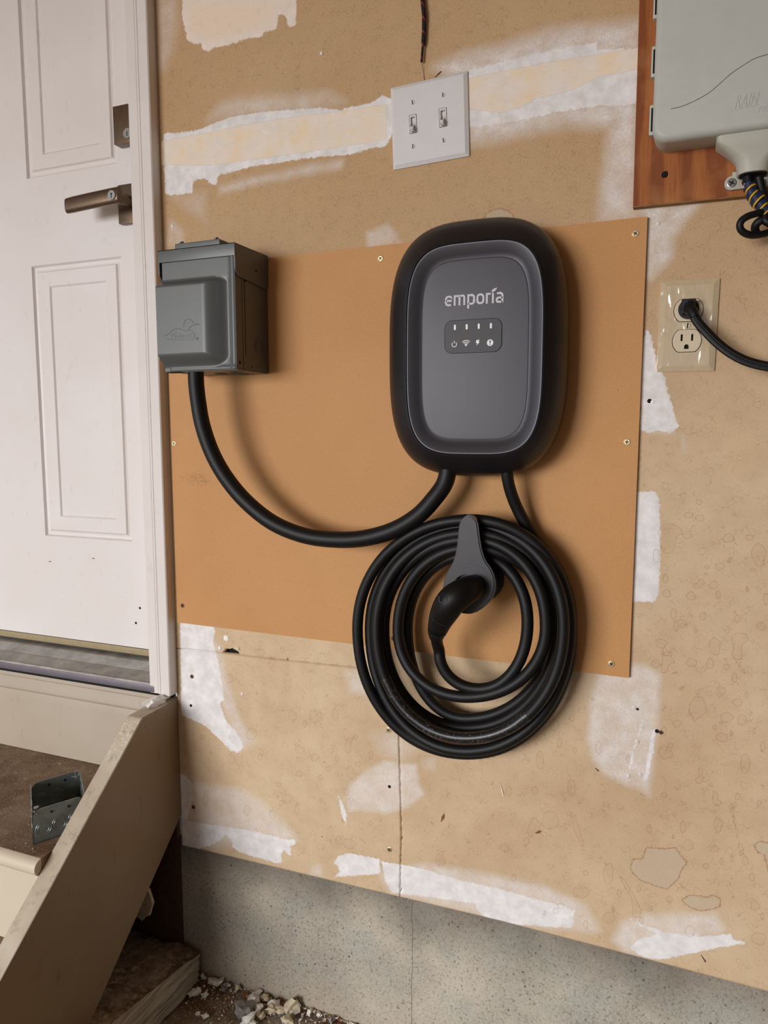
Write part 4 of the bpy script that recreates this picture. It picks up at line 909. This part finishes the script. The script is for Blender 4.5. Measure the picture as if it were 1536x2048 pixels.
for c in 'emporia':
    for st in LT[c]: addribbon(bm, [(lx0+(x+a)*k, lz+b*xh) for a, b in st], 0.195*xh*0.95, FY-0.0003, IDF, th=0.0003)
    if c == 'i': ix = x
    x += adv[c]
lf = [(1125,268),(1150,228),(1190,203),(1255,180),(1235,225),(1200,262),(1160,275)]
addprism(bm, [(W(880+a/10.97, 558.6+b/10.97, FY).x, W(880+a/10.97, 558.6+b/10.97, FY).z) for a, b in lf], FY-0.0003, FY, ())
finish('logo', bm, M['print'], ch)
G = lambda u, v: (W(880+u/10.97, 560+v/10.97, FY-0.0012).x, W(880+u/10.97, 560+v/10.97, FY-0.0012).z)
ip0 = G(100, 1240); ip1 = G(1350, 1220); it = G(700, 865); ib = G(700, 1592)
ipan = rrect(ip0[0], ip1[0], ib[1], it[1], 0.0105, 8)
prism('indicator_panel', ipan, FY-0.0009, FY+0.0005, M['panel_dark'], ch, smooth=40)
bm = bmesh.new(); ip = ipan; addribbon(bm, ip, 0.0005, FY-0.00095, IDF, True, th=0.0002); finish('panel_outline', bm, M['hole'], ch)
PYY = FY-0.0010
for u, v in ((327,1040),(586,1027),(850,1015),(1117,1003)):
    c = G(u, v); prism('indicator_light', rrect(c[0]-0.00135, c[0]+0.00135, c[1]-0.0036, c[1]+0.0036, 0.00134, 5), PYY-0.0003, PYY+0.0003, M['led'], ch)
bm = bmesh.new(); c = G(312, 1412); r = 0.0033
addribbon(bm, [(c[0]+r*math.sin(math.radians(a)), c[1]+r*math.cos(math.radians(a))) for a in range(38, 323, 12)], 0.0008, PYY, IDF); addribbon(bm, [(c[0], c[1]+0.0012), (c[0], c[1]+0.0050)], 0.0008, PYY, IDF); finish('power_icon', bm, M['led'], ch)
bm = bmesh.new(); c = G(570, 1450)
for r in (0.0032, 0.0053, 0.0075): addribbon(bm, [(c[0]+r*math.sin(math.radians(a)), c[1]+r*math.cos(math.radians(a))) for a in range(-44, 45, 8)], 0.0009, PYY, IDF)
addprism(bm, [(c[0], c[1]-0.0003), (c[0]-0.0017, c[1]+0.0014), (c[0], c[1]+0.0022), (c[0]+0.0017, c[1]+0.0014)], PYY, PYY+0.0002); finish('wifi_icon', bm, M['led'], ch)
bm = bmesh.new(); addprism(bm, [G(u, v) for u, v in ((800,1318),(865,1312),(842,1355),(868,1358),(798,1442),(818,1385),(785,1380))], PYY, PYY+0.0002); finish('bolt_icon', bm, M['led'], ch)
c = G(1098, 1375); cyl('alert_icon', (c[0], PYY+0.0002, c[1]), (0, -1, 0), 0.0043, 0.0003, M['led'], ch, 28)
bm = bmesh.new(); addprism(bm, [(c[0]-0.0011, c[1]+0.0030), (c[0]-0.0006, c[1]-0.0010), (c[0]+0.0006, c[1]-0.0010), (c[0]+0.0011, c[1]+0.0030)], PYY-0.0003, PYY); addcyl(bm, (c[0], PYY, c[1]-0.0025), (0, -1, 0), 0.0008, 0.0003, 10); finish('alert_mark', bm, M['panel_dark'], ch)

# ================================================================ CABLES
ic = [(392,722,-.080),(392,760,-.080),(396,800,-.080),(405,850,-.079),(424,905,-.077),(452,955,-.075),(492,1003,-.073),(545,1045,-.072),(605,1070,-.071),(665,1079,-.070),(725,1077,-.069),(785,1061,-.067),(835,1032,-.064),(870,995,-.060),(890,965,-.056),(898,930,-.054)]
tag(tube('supply_cable', spline([W(*q) for q in ic], 8), 0.0124, M['rubber'], None, 22), 'thick black cable looping from the grey outlet box to the charger', 'cable')
cc = thing('charging_cable', 'coiled black charging cable hanging on the hook with its connector parked', 'cable', W(935, 1505, -0.04))
cx_, cy_ = 935, 1258
def quarter(x0, y0, x1, y1, Y0, Y1, vertical_first, n=7, p=2.08):
    """ellipse quarter in photo units from (x0,y0) to (x1,y1)"""
    o = []
    for i in range(n):
        a = math.pi/2*i/n; s, c = math.sin(a)**(2/p), math.cos(a)**(2/p); t_ = i/n
        if vertical_first: u, v = x1+(x0-x1)*c, y0+(y1-y0)*s
        else: u, v = x0+(x1-x0)*s, y1+(y0-y1)*c
        o.append((u, v, Y0+(Y1-Y0)*(t_*t_*(3-2*t_))))
    return o
pts = [(873,1262,-.098),(874,1285,-.080)]
pts += quarter(878, 1300, 960, 1378, -.072, -.070, True)
pts += quarter(960, 1378, 1055, 1245, -.070, -.064, False)
pts += quarter(1055, 1245, 945, 1110, -.064, -.050, True)
#      left x, Y, bottom y, Y, right x, Y, top y, Y
T = [(815, -.032, 1437, -.030, 1104, -.034, 1096, -.062),
     (796, -.058, 1394, -.072, 1092, -.072, 1079, -.062),
     (768, -.046, 1456, -.036, 1113, -.046, 1066, -.060),
     (753, -.066, 1476, -.071, 1127, -.067, 1052, -.052),
     (740, -.038, 1502, -.052, 1140, -.046, 1040, -.062),
     (715, -.052, 1508, -.036, 1146, -.032, None, None)]
ty, tY = 1110, -.050; wornpts = None
for lx, lY, by, bY, rx, rY, ny, nY in T:
    q1 = quarter(940, ty, lx, cy_, tY, lY, False); q2 = quarter(lx, cy_, 935, by, lY, bY, True); q3 = quarter(935, by, rx, cy_-5, bY, rY, False)
    if lx == 753: wornpts = q2[2:]+q3[:4]
    pts += q1+q2+q3
    if ny is not None: pts += quarter(rx, cy_-5, 940, ny, rY, nY, True); ty, tY = ny, nY
pts += [(1141,1225,-.026),(1132,1180,-.024),(1112,1135,-.024),(1085,1098,-.026),(1058,1060,-.030),(1036,1020,-.036),(1022,985,-.044),(1015,955,-.050),(1013,925,-.054)]
pts3 = spline([W(*q) for q in pts], 4)
tube('coil', pts3, 0.0083, M['rubber'], cc, 16)
tube('worn_section', spline([W(u, v, Y-0.00035) for u, v, Y in wornpts], 6), 0.0085, M['worn'], cc, 16)['label'] = 'scuffed shiny length of cable'
# connector
cn = [(950,1174,-.052,.0165),(948,1174,-.084,.0170),(944,1176,-.098,.0176),(934,1180,-.112,.0184),(919,1189,-.122,.0194),(904,1201,-.126,.0200),(893,1217,-.123,.0196),(884,1234,-.117,.0176),(878,1250,-.110,.0152),(874.5,1261,-.105,.0136)]
def smooth4(a, k): 
    v = spline([Vector((q[0], q[1], q[2]*1000)) for q in a], k); r = spline([Vector((q[3]*1000, 0, 0)) for q in a], k)
    return [W(p.x, p.y, p.z/1000) for p in v], [q.x/1000 for q in r]
P_, R_ = smooth4(cn, 5); tube('connector', P_, R_, M['glossblack'], cc, 28)
tube('strain_relief', [W(876,1256,-.110), W(873.5,1264,-.105), W(873,1272,-.096)], [0.0138, 0.0126, 0.0105], M['rubber'], cc, 24)
bm = bmesh.new(); i0 = int(len(P_)*0.74)
fr = frames(P_); p, N, Bn = fr[i0]; rr = R_[i0]+0.0002
addloft(bm, [[p+(N*math.cos(a)+Bn*math.sin(a))*rr+(fr[i0+1][0]-p).normalized()*d for a in [2*math.pi*j/28 for j in range(28)]] for d in (0, 0.0008)], caps=False); finish('seam_line', bm, M['hook'], cc, 60)
bp = W(885, 1198, -0.1462); bm = bmesh.new(); addribbon(bm, [(bp.x-0.0050, bp.z+0.004), (bp.x-0.0046, bp.z-0.0040), (bp.x+0.0046, bp.z-0.0046), (bp.x+0.0054, bp.z+0.002)], 0.0007, bp.y, IDF, th=0.002); finish('release_button', bm, M['hook'], cc)
# hook / holster
hk = thing('cable_hook', 'dark grey teardrop cable hook with connector socket below the charger', 'cable hook', W(938, 1225, HB))
HY = -0.0860; side_ = [(1033,0.5),(1036,7),(1041,12),(1049,15.5),(1060,17),(1075,18.6),(1088,20.3),(1100,22.3),(1110,24.8),(1120,28),(1130,33),(1138,38.5),(1147,43.5),(1158,47.5),(1172,50),(1186,48.5),(1198,43.5),(1209,35),(1217,25),(1223,13),(1225,3)]
ctr = lambda v: 936.5+(v-1033)*0.010
outl = [(ctr(v)-w, v+0.10*w) for v, w in side_]+[(ctr(v)+w, v-0.10*w) for v, w in reversed(side_)]
out2 = [(W(u, v, HY).x, W(u, v, HY).z) for u, v in outl]
hc = W(934, 1177, HY); hole = [(hc.x+0.0200*math.cos(a), hc.z+0.0195*math.sin(a)) for a in [2*math.pi*j/40 for j in range(40)]]
cxm = sum(a for a, _ in out2)/len(out2)
prism('hook_plate', out2, HY, HY+0.0070, M['hook'], hk, holes=[hole], smooth=30)
def offs(poly, d):
    n = len(poly); o = []
    ar = sum(poly[i][0]*poly[(i+1) % n][1]-poly[(i+1) % n][0]*poly[i][1] for i in range(n)); sg = 1 if ar > 0 else -1
    for i in range(n):
        a, b = Vector(poly[i-1]), Vector(poly[(i+1) % n]); t_ = (b-a).normalized(); o.append((poly[i][0]+sg*t_.y*d, poly[i][1]-sg*t_.x*d))
    return o
big_ = offs(out2, 0.0022)
prism('hook_rim', big_, HY+0.0018, HY+0.0110, M['hook_black'], hk, holes=[hole], smooth=30)
bm = bmesh.new()
for rr, th_ in ((0.0205, 0.0007), (0.0355, 0.0004)):
    n0, n1 = (0, 40) if rr < 0.03 else (4, 17); pp = [(hc.x+(0.002 if rr > .03 else 0)+rr*math.cos(a), hc.z+rr*math.sin(a)) for a in [2*math.pi*j/40 for j in range(n0, n1)]]
    addribbon(bm, pp, th_, HY-0.0002, IDF, rr < 0.03, th=0.0003)
finish('bezel_line', bm, M['hook_black'], hk)
bm = bmesh.new(); n = 36
rings = []
for r_, y in ((0.0250, HY+0.008), (0.0250, HB-0.004), (0.0330, HB-0.004), (0.0330, HB)): rings.append([Vector((hc.x+0.001+r_*math.cos(a), y, hc.z+r_*math.sin(a))) for a in [2*math.pi*j/n for j in range(n)]])
inner = [[Vector((hc.x+0.0196*math.cos(a), y, hc.z+0.0192*math.sin(a))) for a in [2*math.pi*j/n for j in range(n)]] for y in (HB-0.010, HY+0.009)]
addloft(bm, rings, caps=False); addloft(bm, inner, caps=False); finish('socket', bm, M['hook_black'], hk, 40)
ht = W(937, 1122, HY)
prism('hook_arm', rrect(hc.x-0.019, hc.x+0.019, hc.z+0.012, W(940, 1119, -0.05).z, 0.010, 6), HY+0.008, HB, M['hook_black'], hk)

# ================================================================ SWITCH PLATE, OUTLET
def plate_frame(corners, Y):
    TL, TR, BR, BL = [W(u, v, Y) for u, v in corners]; c = (TL+TR+BR+BL)/4; ex = ((TR-TL)+(BR-BL)).normalized(); ez = Vector((-ex.z, 0, ex.x))
    w = ((TR-TL).length+(BR-BL).length)/2; h_ = ((TL-BL).length+(TR-BR).length)/2; return c, ex, ez, w, h_
def plate_mesh(name, w, h_, th, bev, holes, mat, parent, f):
    bm = bmesh.new(); a, b = w/2, h_/2
    addprism(bm, rrect(-a+bev, a-bev, -b+bev, b-bev, 0.0006, 3), -th, -th+0.0012, holes, f=f)
    R1 = rrect(-a, a, -b, b, 0.0012, 3); R2 = rrect(-a+bev, a-bev, -b+bev, b-bev, 0.0006, 3)
    addloft(bm, [[f(x, 0, z) for x, z in R1], [f(x, -th*0.45, z) for x, z in R1], [f(x, -th, z) for x, z in R2]], caps=False)
    return finish(name, bm, mat, parent, 25)
c, ex, ez, w, h_ = plate_frame([(783,177),(936,141),(938,313),(786,340)], -0.002)
sw = thing('switch_plate', 'white two gang light switch plate with two toggles on the drywall', 'light switch', c)
fsw = lambda x, y, z: c+ex*x+ez*z+Vector((0, y, 0))+Vector((0, 0.002, 0))
def inpl(u, v, y=-0.006):
    q = W(u, v, y)-c; return q.dot(ex), q.dot(ez)
tg = [inpl(826, 248), inpl(886, 235)]
hl = [[(tx+x, tz+z) for x, z in rrect(-0.0058, 0.0058, -0.0130, 0.0130, 0.0006, 2)] for tx, tz in tg]
plate_mesh('plate', w, h_, 0.0060, 0.0050, hl, M['white_plate'], sw, fsw)
for tx, tz in tg:
    tgl = bpy.data.objects.new('toggle_switch', None); COL.objects.link(tgl); tgl.parent = sw; tgl.location = fsw(tx, -0.005, tz)-sw.location
    bm = bmesh.new(); fr_ = rrect(tx-0.0050, tx+0.0050, tz-0.0122, tz+0.0122, 0.0005, 2); inn = rrect(tx-0.0033, tx+0.0033, tz-0.0098, tz+0.0098, 0.0005, 2)
    addprism(bm, fr_, -0.0066, -0.0030, [inn], f=fsw); sub(finish('bezel', bm, M['white_plate'], None, 30), tgl)
    bm = bmesh.new(); pr = [(-0.0032, 0.0090), (-0.0036, -0.001), (-0.0140, -0.0062), (-0.0150, -0.0105), (-0.0125, -0.0122), (-0.0040, -0.0098)]
    addloft(bm, [[fsw(tx+s*(0.0030 if k_ not in (2, 3) else 0.0024), yy, tz+zz) for k_, (yy, zz) in enumerate(pr)] for s in (-1, 1)])
    sub(finish('toggle', bm, M['white_plate'], None, 30), tgl)
    bm = bmesh.new(); addprism(bm, hl[0] if tx == tg[0][0] else hl[1], -0.0028, -0.0010, (), f=fsw); sub(finish('recess', bm, M['recess_grey'], None), tgl)
ang = -math.atan2(ex.z, ex.x)
for u, v in ((825,205),(886,190),(826,293),(887,281)):
    a, b = inpl(u, v); screw(ME_SLOT, fsw(a, -0.0058, b), sw, ang+random.uniform(-0.15, 0.15))

c2, ex2, ez2, w2, h2 = plate_frame([(1323,563),(1441,556),(1428,742),(1312,744)], -0.002)
ou = thing('wall_outlet', 'glossy ivory duplex wall outlet right of the brown board', 'outlet', c2)
fou = lambda x, y, z: c2+ex2*x+ez2*z+Vector((0, y, 0))+Vector((0, 0.002, 0))
def face(dz, k=1.0):
    o = []
    for j in range(48):
        a = 2*math.pi*j/48; x, z = 0.0172*k*math.cos(a), 0.0172*k*math.sin(a); o.append((x, dz+max(-0.0140*k, min(0.0140*k, z))))
    o2 = [o[0]]
    for q in o[1:]:
        if (Vector(q)-Vector(o2[-1])).length > 1e-5: o2.append(q)
    return o2
dz = 0.0193
plate_mesh('plate', w2, h2, 0.0055, 0.0070, [face(dz, 1.05), face(-dz, 1.05)], M['ivory'], ou, fou)
for s in (1, -1):
    fc = bpy.data.objects.new('receptacle', None); COL.objects.link(fc); fc.parent = ou; fc.location = fou(0, -0.004, s*dz)-ou.location; o0 = s*dz
    sl = [[(x_+a, o0+0.0040+b) for a, b in ((-0.0012, -0.0043), (0.0012, -0.0043), (0.0012, 0.0043), (-0.0012, 0.0043))] for x_ in (-0.0063, 0.0063)]
    gnd = [(0.0027*math.cos(a), o0-0.0072+0.0027*math.sin(a)) for a in [math.pi*j/10 for j in range(11)]]+[(-0.0027, o0-0.0105), (0.0027, o0-0.0105)]
    bm = bmesh.new(); addprism(bm, face(o0), -0.0072, -0.0030, sl+[gnd], f=fou); sub(finish('receptacle_face', bm, M['ivory_face'], None, 30), fc)
    bm = bmesh.new(); addprism(bm, face(o0, 1.06), -0.0034, -0.0010, (), f=fou); sub(finish('recess', bm, M['hole'], None), fc)
screw(ME_IV, fou(0, -0.0053, 0), ou, 0.1)
# plug and flat cord
pc_ = fou(0.0, -0.0075, dz+0.001)
cord = thing('power_cord', 'flat black power cord plugged into the upper half of the ivory outlet', 'cord', pc_)
bm = bmesh.new(); addbox(bm, pc_.x-0.0085, pc_.x+0.0085, pc_.y-0.016, pc_.y, pc_.z-0.0075, pc_.z+0.0110, 0.0022, seg=3); addcyl(bm, pc_, (0, -1, 0), 0.0125, 0.004, 24); finish('plug', bm, M['rubber'], cord, 40)
cp = [(1378,605,-.022),(1384,622,-.028),(1394,642,-.031),(1412,663,-.034),(1436,687,-.037),(1464,708,-.040),(1495,723,-.042),(1530,732,-.044),(1575,738,-.046),(1650,745,-.048),(1800,900,-.02)]
cpp = spline([W(*q) for q in cp[:-1]]+[Vector((0.72, -0.05, 0.10)), Vector((0.80, -0.045, -0.15)), Vector((0.84, -0.04, -0.55)), Vector((0.86, -0.05, -0.85)), Vector((0.92, -0.10, -0.886)), Vector((1.20, -0.20, -0.887))], 8)
bm = bmesh.new(); addtube(bm, cpp, 0.0060, 14, flat=0.45)
addtube(bm, [q+Vector((0, -0.0024, 0.0016)) for q in cpp], 0.0013, 8); addtube(bm, [q+Vector((0, -0.0024, -0.0016)) for q in cpp], 0.0013, 8); finish('cord', bm, M['rubber'], cord, 50)
tube('strain_relief', [pc_+Vector((0, -0.012, -0.001)), W(1384,622,-.028), W(1390,634,-.030)], [0.0075, 0.0070, 0.0056], M['rubber'], cord, 16)

# ================================================================ PLYWOOD, IRRIGATION CONTROLLER
pA = W(1278, 0, -0.012); pB = W(1266, 413, -0.012); pC = W(1536, 387, -0.012)
pw = thing('plywood_backer', 'orange brown plywood board behind the grey controller box', 'board', (0.6, 0, pB.z))
prism('board', [(pB.x, pB.z), (pB.x+0.75, pB.z-0.006), (pB.x+0.75, 1.2), (pB.x-0.002, 1.2)], -0.0122, -0.0004, M['ply'], pw)
prism('lower_edge', [(pB.x, pB.z-0.0012), (pB.x+0.75, pB.z-0.0072), (pB.x+0.75, pB.z-0.0060), (pB.x, pB.z)], -0.0118, -0.0002, M['ply_edge'], pw)
blob('knot', W(1330, 349, -0.0122), 0.0042, M['hole'], pw, 0.12, 3)
RY = -0.060; kx0 = 0.3770; kz0 = 0.4740
rc = thing('irrigation_controller', 'pale grey plastic sprinkler controller box mounted on the plywood board', 'controller box', (0.5, -0.0122, kz0))
bm = bmesh.new(); rings = []
for y, ins, r in ((-0.0124, 0.0015, 0.018), (-0.022, 0.0008, 0.018), (-0.050, 0.0, 0.018), (-0.0560, 0.0008, 0.017), (-0.0592, 0.0035, 0.015), (RY, 0.0070, 0.012)):
    rings.append([Vector((x, y, z)) for x, z in rrect(kx0+ins, 0.720-ins, kz0+ins, 0.98-ins, r, 8)])
addloft(bm, rings); finish('case', bm, M['rain'], rc, 50)
for v0, v1 in ((213, 273), (97, 158), (-20, 42)):
    za = W(1300, v1, -0.03).z; zb = W(1300, v0, -0.03).z
    bm = bmesh.new(); addbox(bm, kx0-0.0050, kx0+0.002, -0.034, -0.026, za, zb, 0.0012); addbox(bm, kx0-0.0030, kx0-0.0010, -0.0346, -0.0340, za+0.004, zb-0.004, mi=1); finish('hinge', bm, [M['rain'], M['hole']], rc, 40)
C3 = lambda u, v, Y=RY: W(1230+u/3.938, v/3.938, Y)
cv = spline([C3(*q) for q in ((440,858),(520,840),(600,808),(690,762),(760,716),(830,655),(900,592),(960,548),(1030,502),(1100,462),(1200,430),(1330,405))], 6)
bm = bmesh.new(); addribbon(bm, [(q.x, q.z) for q in cv], 0.0007, RY-0.0002, IDF, th=0.0006); finish('swoosh_groove', bm, plain('groove_grey', '#4a4b48', 0.6), rc)
D3 = lambda u, v: W(1440+u/16, 160+v/16, RY)
g0 = D3(470, 900); g1 = D3(1240, 810)
sl_ = (g1.z-g0.z)/(g1.x-g0.x)
text_mesh('raised_lettering', 'RAIN', 0.0215, lambda x, y, z: Vector((g0.x+x, RY-z, g0.z+0.0+y*0.95)), M['rain'], rc, 0.0005, 0.35, 1.05, g1.x-g0.x)
g2 = D3(1190, 1050)
text_mesh('raised_lettering', 'PRO', 0.0095, lambda x, y, z: Vector((g2.x+x, RY-z, g2.z+y)), M['rain'], rc, 0.0004, 0.35)
u0, u1 = D3(370, 962), D3(1270, 855); bm = bmesh.new(); addribbon(bm, [(u0.x, u0.z), (u1.x, u0.z+0.0012)], 0.0007, RY-0.0003, IDF, th=0.0005); finish('lettering_rule', bm, M['rain'], rc)
# wire shroud: a funnel below the case
def shr(u, v, Y): return W(1400+u/10.24, 300+v/10.24, Y)
sx0 = W(1432, 300, -0.045).x; scx = 0.4925
def sec(z, hw, yf, r): return [Vector((x, y, z)) for x, y in rrect(scx-hw, scx+hw, yf, -0.0124, r, 6)]
hw0 = scx-sx0
bm = bmesh.new(); addloft(bm, [sec(kz0+0.001, hw0, -0.052, 0.006), sec(kz0-0.006, hw0, -0.052, 0.006), sec(kz0-0.014, hw0*0.80, -0.050, 0.010), sec(kz0-0.022, hw0*0.60, -0.048, 0.012), sec(kz0-0.029, hw0*0.475, -0.047, 0.014), sec(kz0-0.036, hw0*0.43, -0.046, 0.015), sec(kz0-0.043, hw0*0.415, -0.046, 0.015)]); finish('wire_shroud', bm, M['rain2'], rc, 50)
zb = kz0-0.0432; bm = bmesh.new(); addprism(bm, rrect(scx-hw0*0.36, scx+hw0*0.36, 0, 0.026, 0.010, 6), 0, 0.001, f=lambda x, y, z: Vector((x, -0.0415+z, zb-0.0002+y*0.2))); finish('shroud_opening', bm, M['hole'], rc)
for s in (-1, 1):
    sp_ = W(1463.5, 366, -0.017) if s < 0 else Vector((2*scx-W(1463.5, 366, -0.017).x, -0.017, W(1463.5, 366, -0.017).z))
    bm = bmesh.new(); addcyl(bm, (sp_.x, -0.0125, sp_.z), (0, -1, 0), 0.0082, 0.0045, 26); addbox(bm, min(sp_.x, sp_.x-s*0.012), max(sp_.x, sp_.x-s*0.012), -0.0168, -0.0125, sp_.z-0.008, sp_.z+0.013, 0.001); finish('mounting_ear', bm, M['rain2'], rc, 40)
    screw(ME_STEEL, (sp_.x, -0.0170, sp_.z), rc, 0.5)
# wires
wb = thing('wire_bundle', 'black cable bundle wrapped with yellow and blue wire hanging from the controller', 'wires', shr(1000, 600, -0.03))
core = spline([shr(980,560,-.030), shr(1010,760,-.032), shr(1100,920,-.034), shr(1220,1080,-.036), shr(1320,1230,-.038), shr(1390,1330,-.038)], 10)
tube('core_cable', core, 0.0058, M['rubber'], wb, 14)
tube('black_wire', spline([shr(1200,560,-.030), shr(1250,760,-.030), shr(1310,950,-.032), shr(1400,1150,-.034), shr(1500,1300,-.034)], 8), 0.0052, M['rubber'], wb, 14)
tube('pale_wire', spline([shr(830,640,-.03), shr(850,720,-.034), shr(890,775,-.036), shr(915,700,-.034), shr(930,600,-.03)], 6), 0.0012, M['pinkwire'], wb, 8)
fr = frames(core); n = len(fr); turns = 6.2
for nm, mt, ph, rad, t0, t1 in (('yellow_wire', M['yellow'], 0.0, 0.0014, 0.20, 0.97), ('blue_wire', M['blue'], 2.0, 0.0019, 0.08, 0.95), ('blue_wire', M['blue'], 3.6, 0.0018, 0.15, 0.9)):
    hp = []
    for k in range(int(n*t0*3), int(n*t1*3)):
        s = min(k/3, n-1.001); i = int(s); f_ = s-i; p = fr[i][0].lerp(fr[min(i+1, n-1)][0], f_); a = ph+2*math.pi*turns*s/n
        hp.append(p+(fr[i][1]*math.cos(a)+fr[i][2]*math.sin(a))*(0.0066+0.0012*math.sin(a*0.37)))
    tube(nm, hp, rad, mt, wb, 8)
lp = spline([shr(1390,1240,-.040), shr(1200,1290,-.045), shr(1000,1350,-.050), shr(860,1440,-.052), shr(815,1550,-.052), shr(860,1660,-.050), shr(1000,1735,-.046), shr(1180,1740,-.040), shr(1400,1690,-.034), shr(1560,1600,-.030)], 8)
tube('cable_loop', lp, 0.0042, M['rubber'], wb, 12, flat=1.0)
tube('cable_loop', spline([shr(1560,1430,-.034), shr(1400,1420,-.040), shr(1240,1450,-.042), shr(1140,1540,-.040), shr(1130,1640,-.036), shr(1160,1720,-.034)], 8), 0.0048, M['rubber'], wb, 12)
tube('cable_loop', spline([shr(1560,1560,-.038), shr(1420,1500,-.042), shr(1330,1430,-.042), shr(1350,1330,-.040), shr(1450,1280,-.036)], 8), 0.0048, M['rubber'], wb, 12)

# ================================================================ HANGING LACE, FLECKS
lc = thing('hanging_lace', 'dark red and black lace hanging above the white switch plate', 'lace', W(846, 60, -0.006))
tube('braid', spline([W(840,-60,-.006), W(845,0,-.006), W(848,30,-.006), W(848,60,-.005), W(847,80,-.005), W(846.5,92,-.005)], 6), [0.0031]*26+[0.0030, 0.0028, 0.0026, 0.0022, 0.0018], M['lace'], lc, 12)
tube('aglet', spline([W(846,88,-.005), W(844.5,105,-.005), W(843,124,-.005)], 4), 0.0017, M['lace'], lc, 10)
tube('loose_thread', spline([W(843.5,124,-.004), W(846,140,-.002), W(848.5,160,-.001)], 4), 0.0003, M['underdark'], lc, 5)
for i, ((u, v), (u2, v2), r, mt) in enumerate((((870,155),(882,143),.0006,'underdark'), ((1001,1568),(1007,1594),.0015,'plaster_tan'), ((882,1644),(888,1628),.0024,'leafbrown'), ((1070,1667),(1082,1662),.0020,'leafbrown'), ((1402,1910),(1411,1924),.0005,'underdark'), ((1190,1536),(1197,1542),.0005,'underdark'))):
    p, q = W(u, v, -0.0006), W(u2, v2, -0.0006)
    o = tube('debris_fleck', [p, p.lerp(q, 0.6)+Vector((0, -0.0006, 0)), q], [0.0003, r, 0.0008], M[mt], None, 6, 0.3 if r > .001 else None)
    tag(o, ('tiny dark fibre stuck to the wall above the white switch plate', 'thin pale seed husk stuck to the wall right of the vertical crack', 'rust brown leaf fleck on the wall close to the vertical crack',
            'small brown leaf fleck on the wall halfway between the crack and the round stain', 'dark hair on the wall below the last white smear at bottom right', 'short dark hair on the wall left of the grey patch')[i], 'fleck')
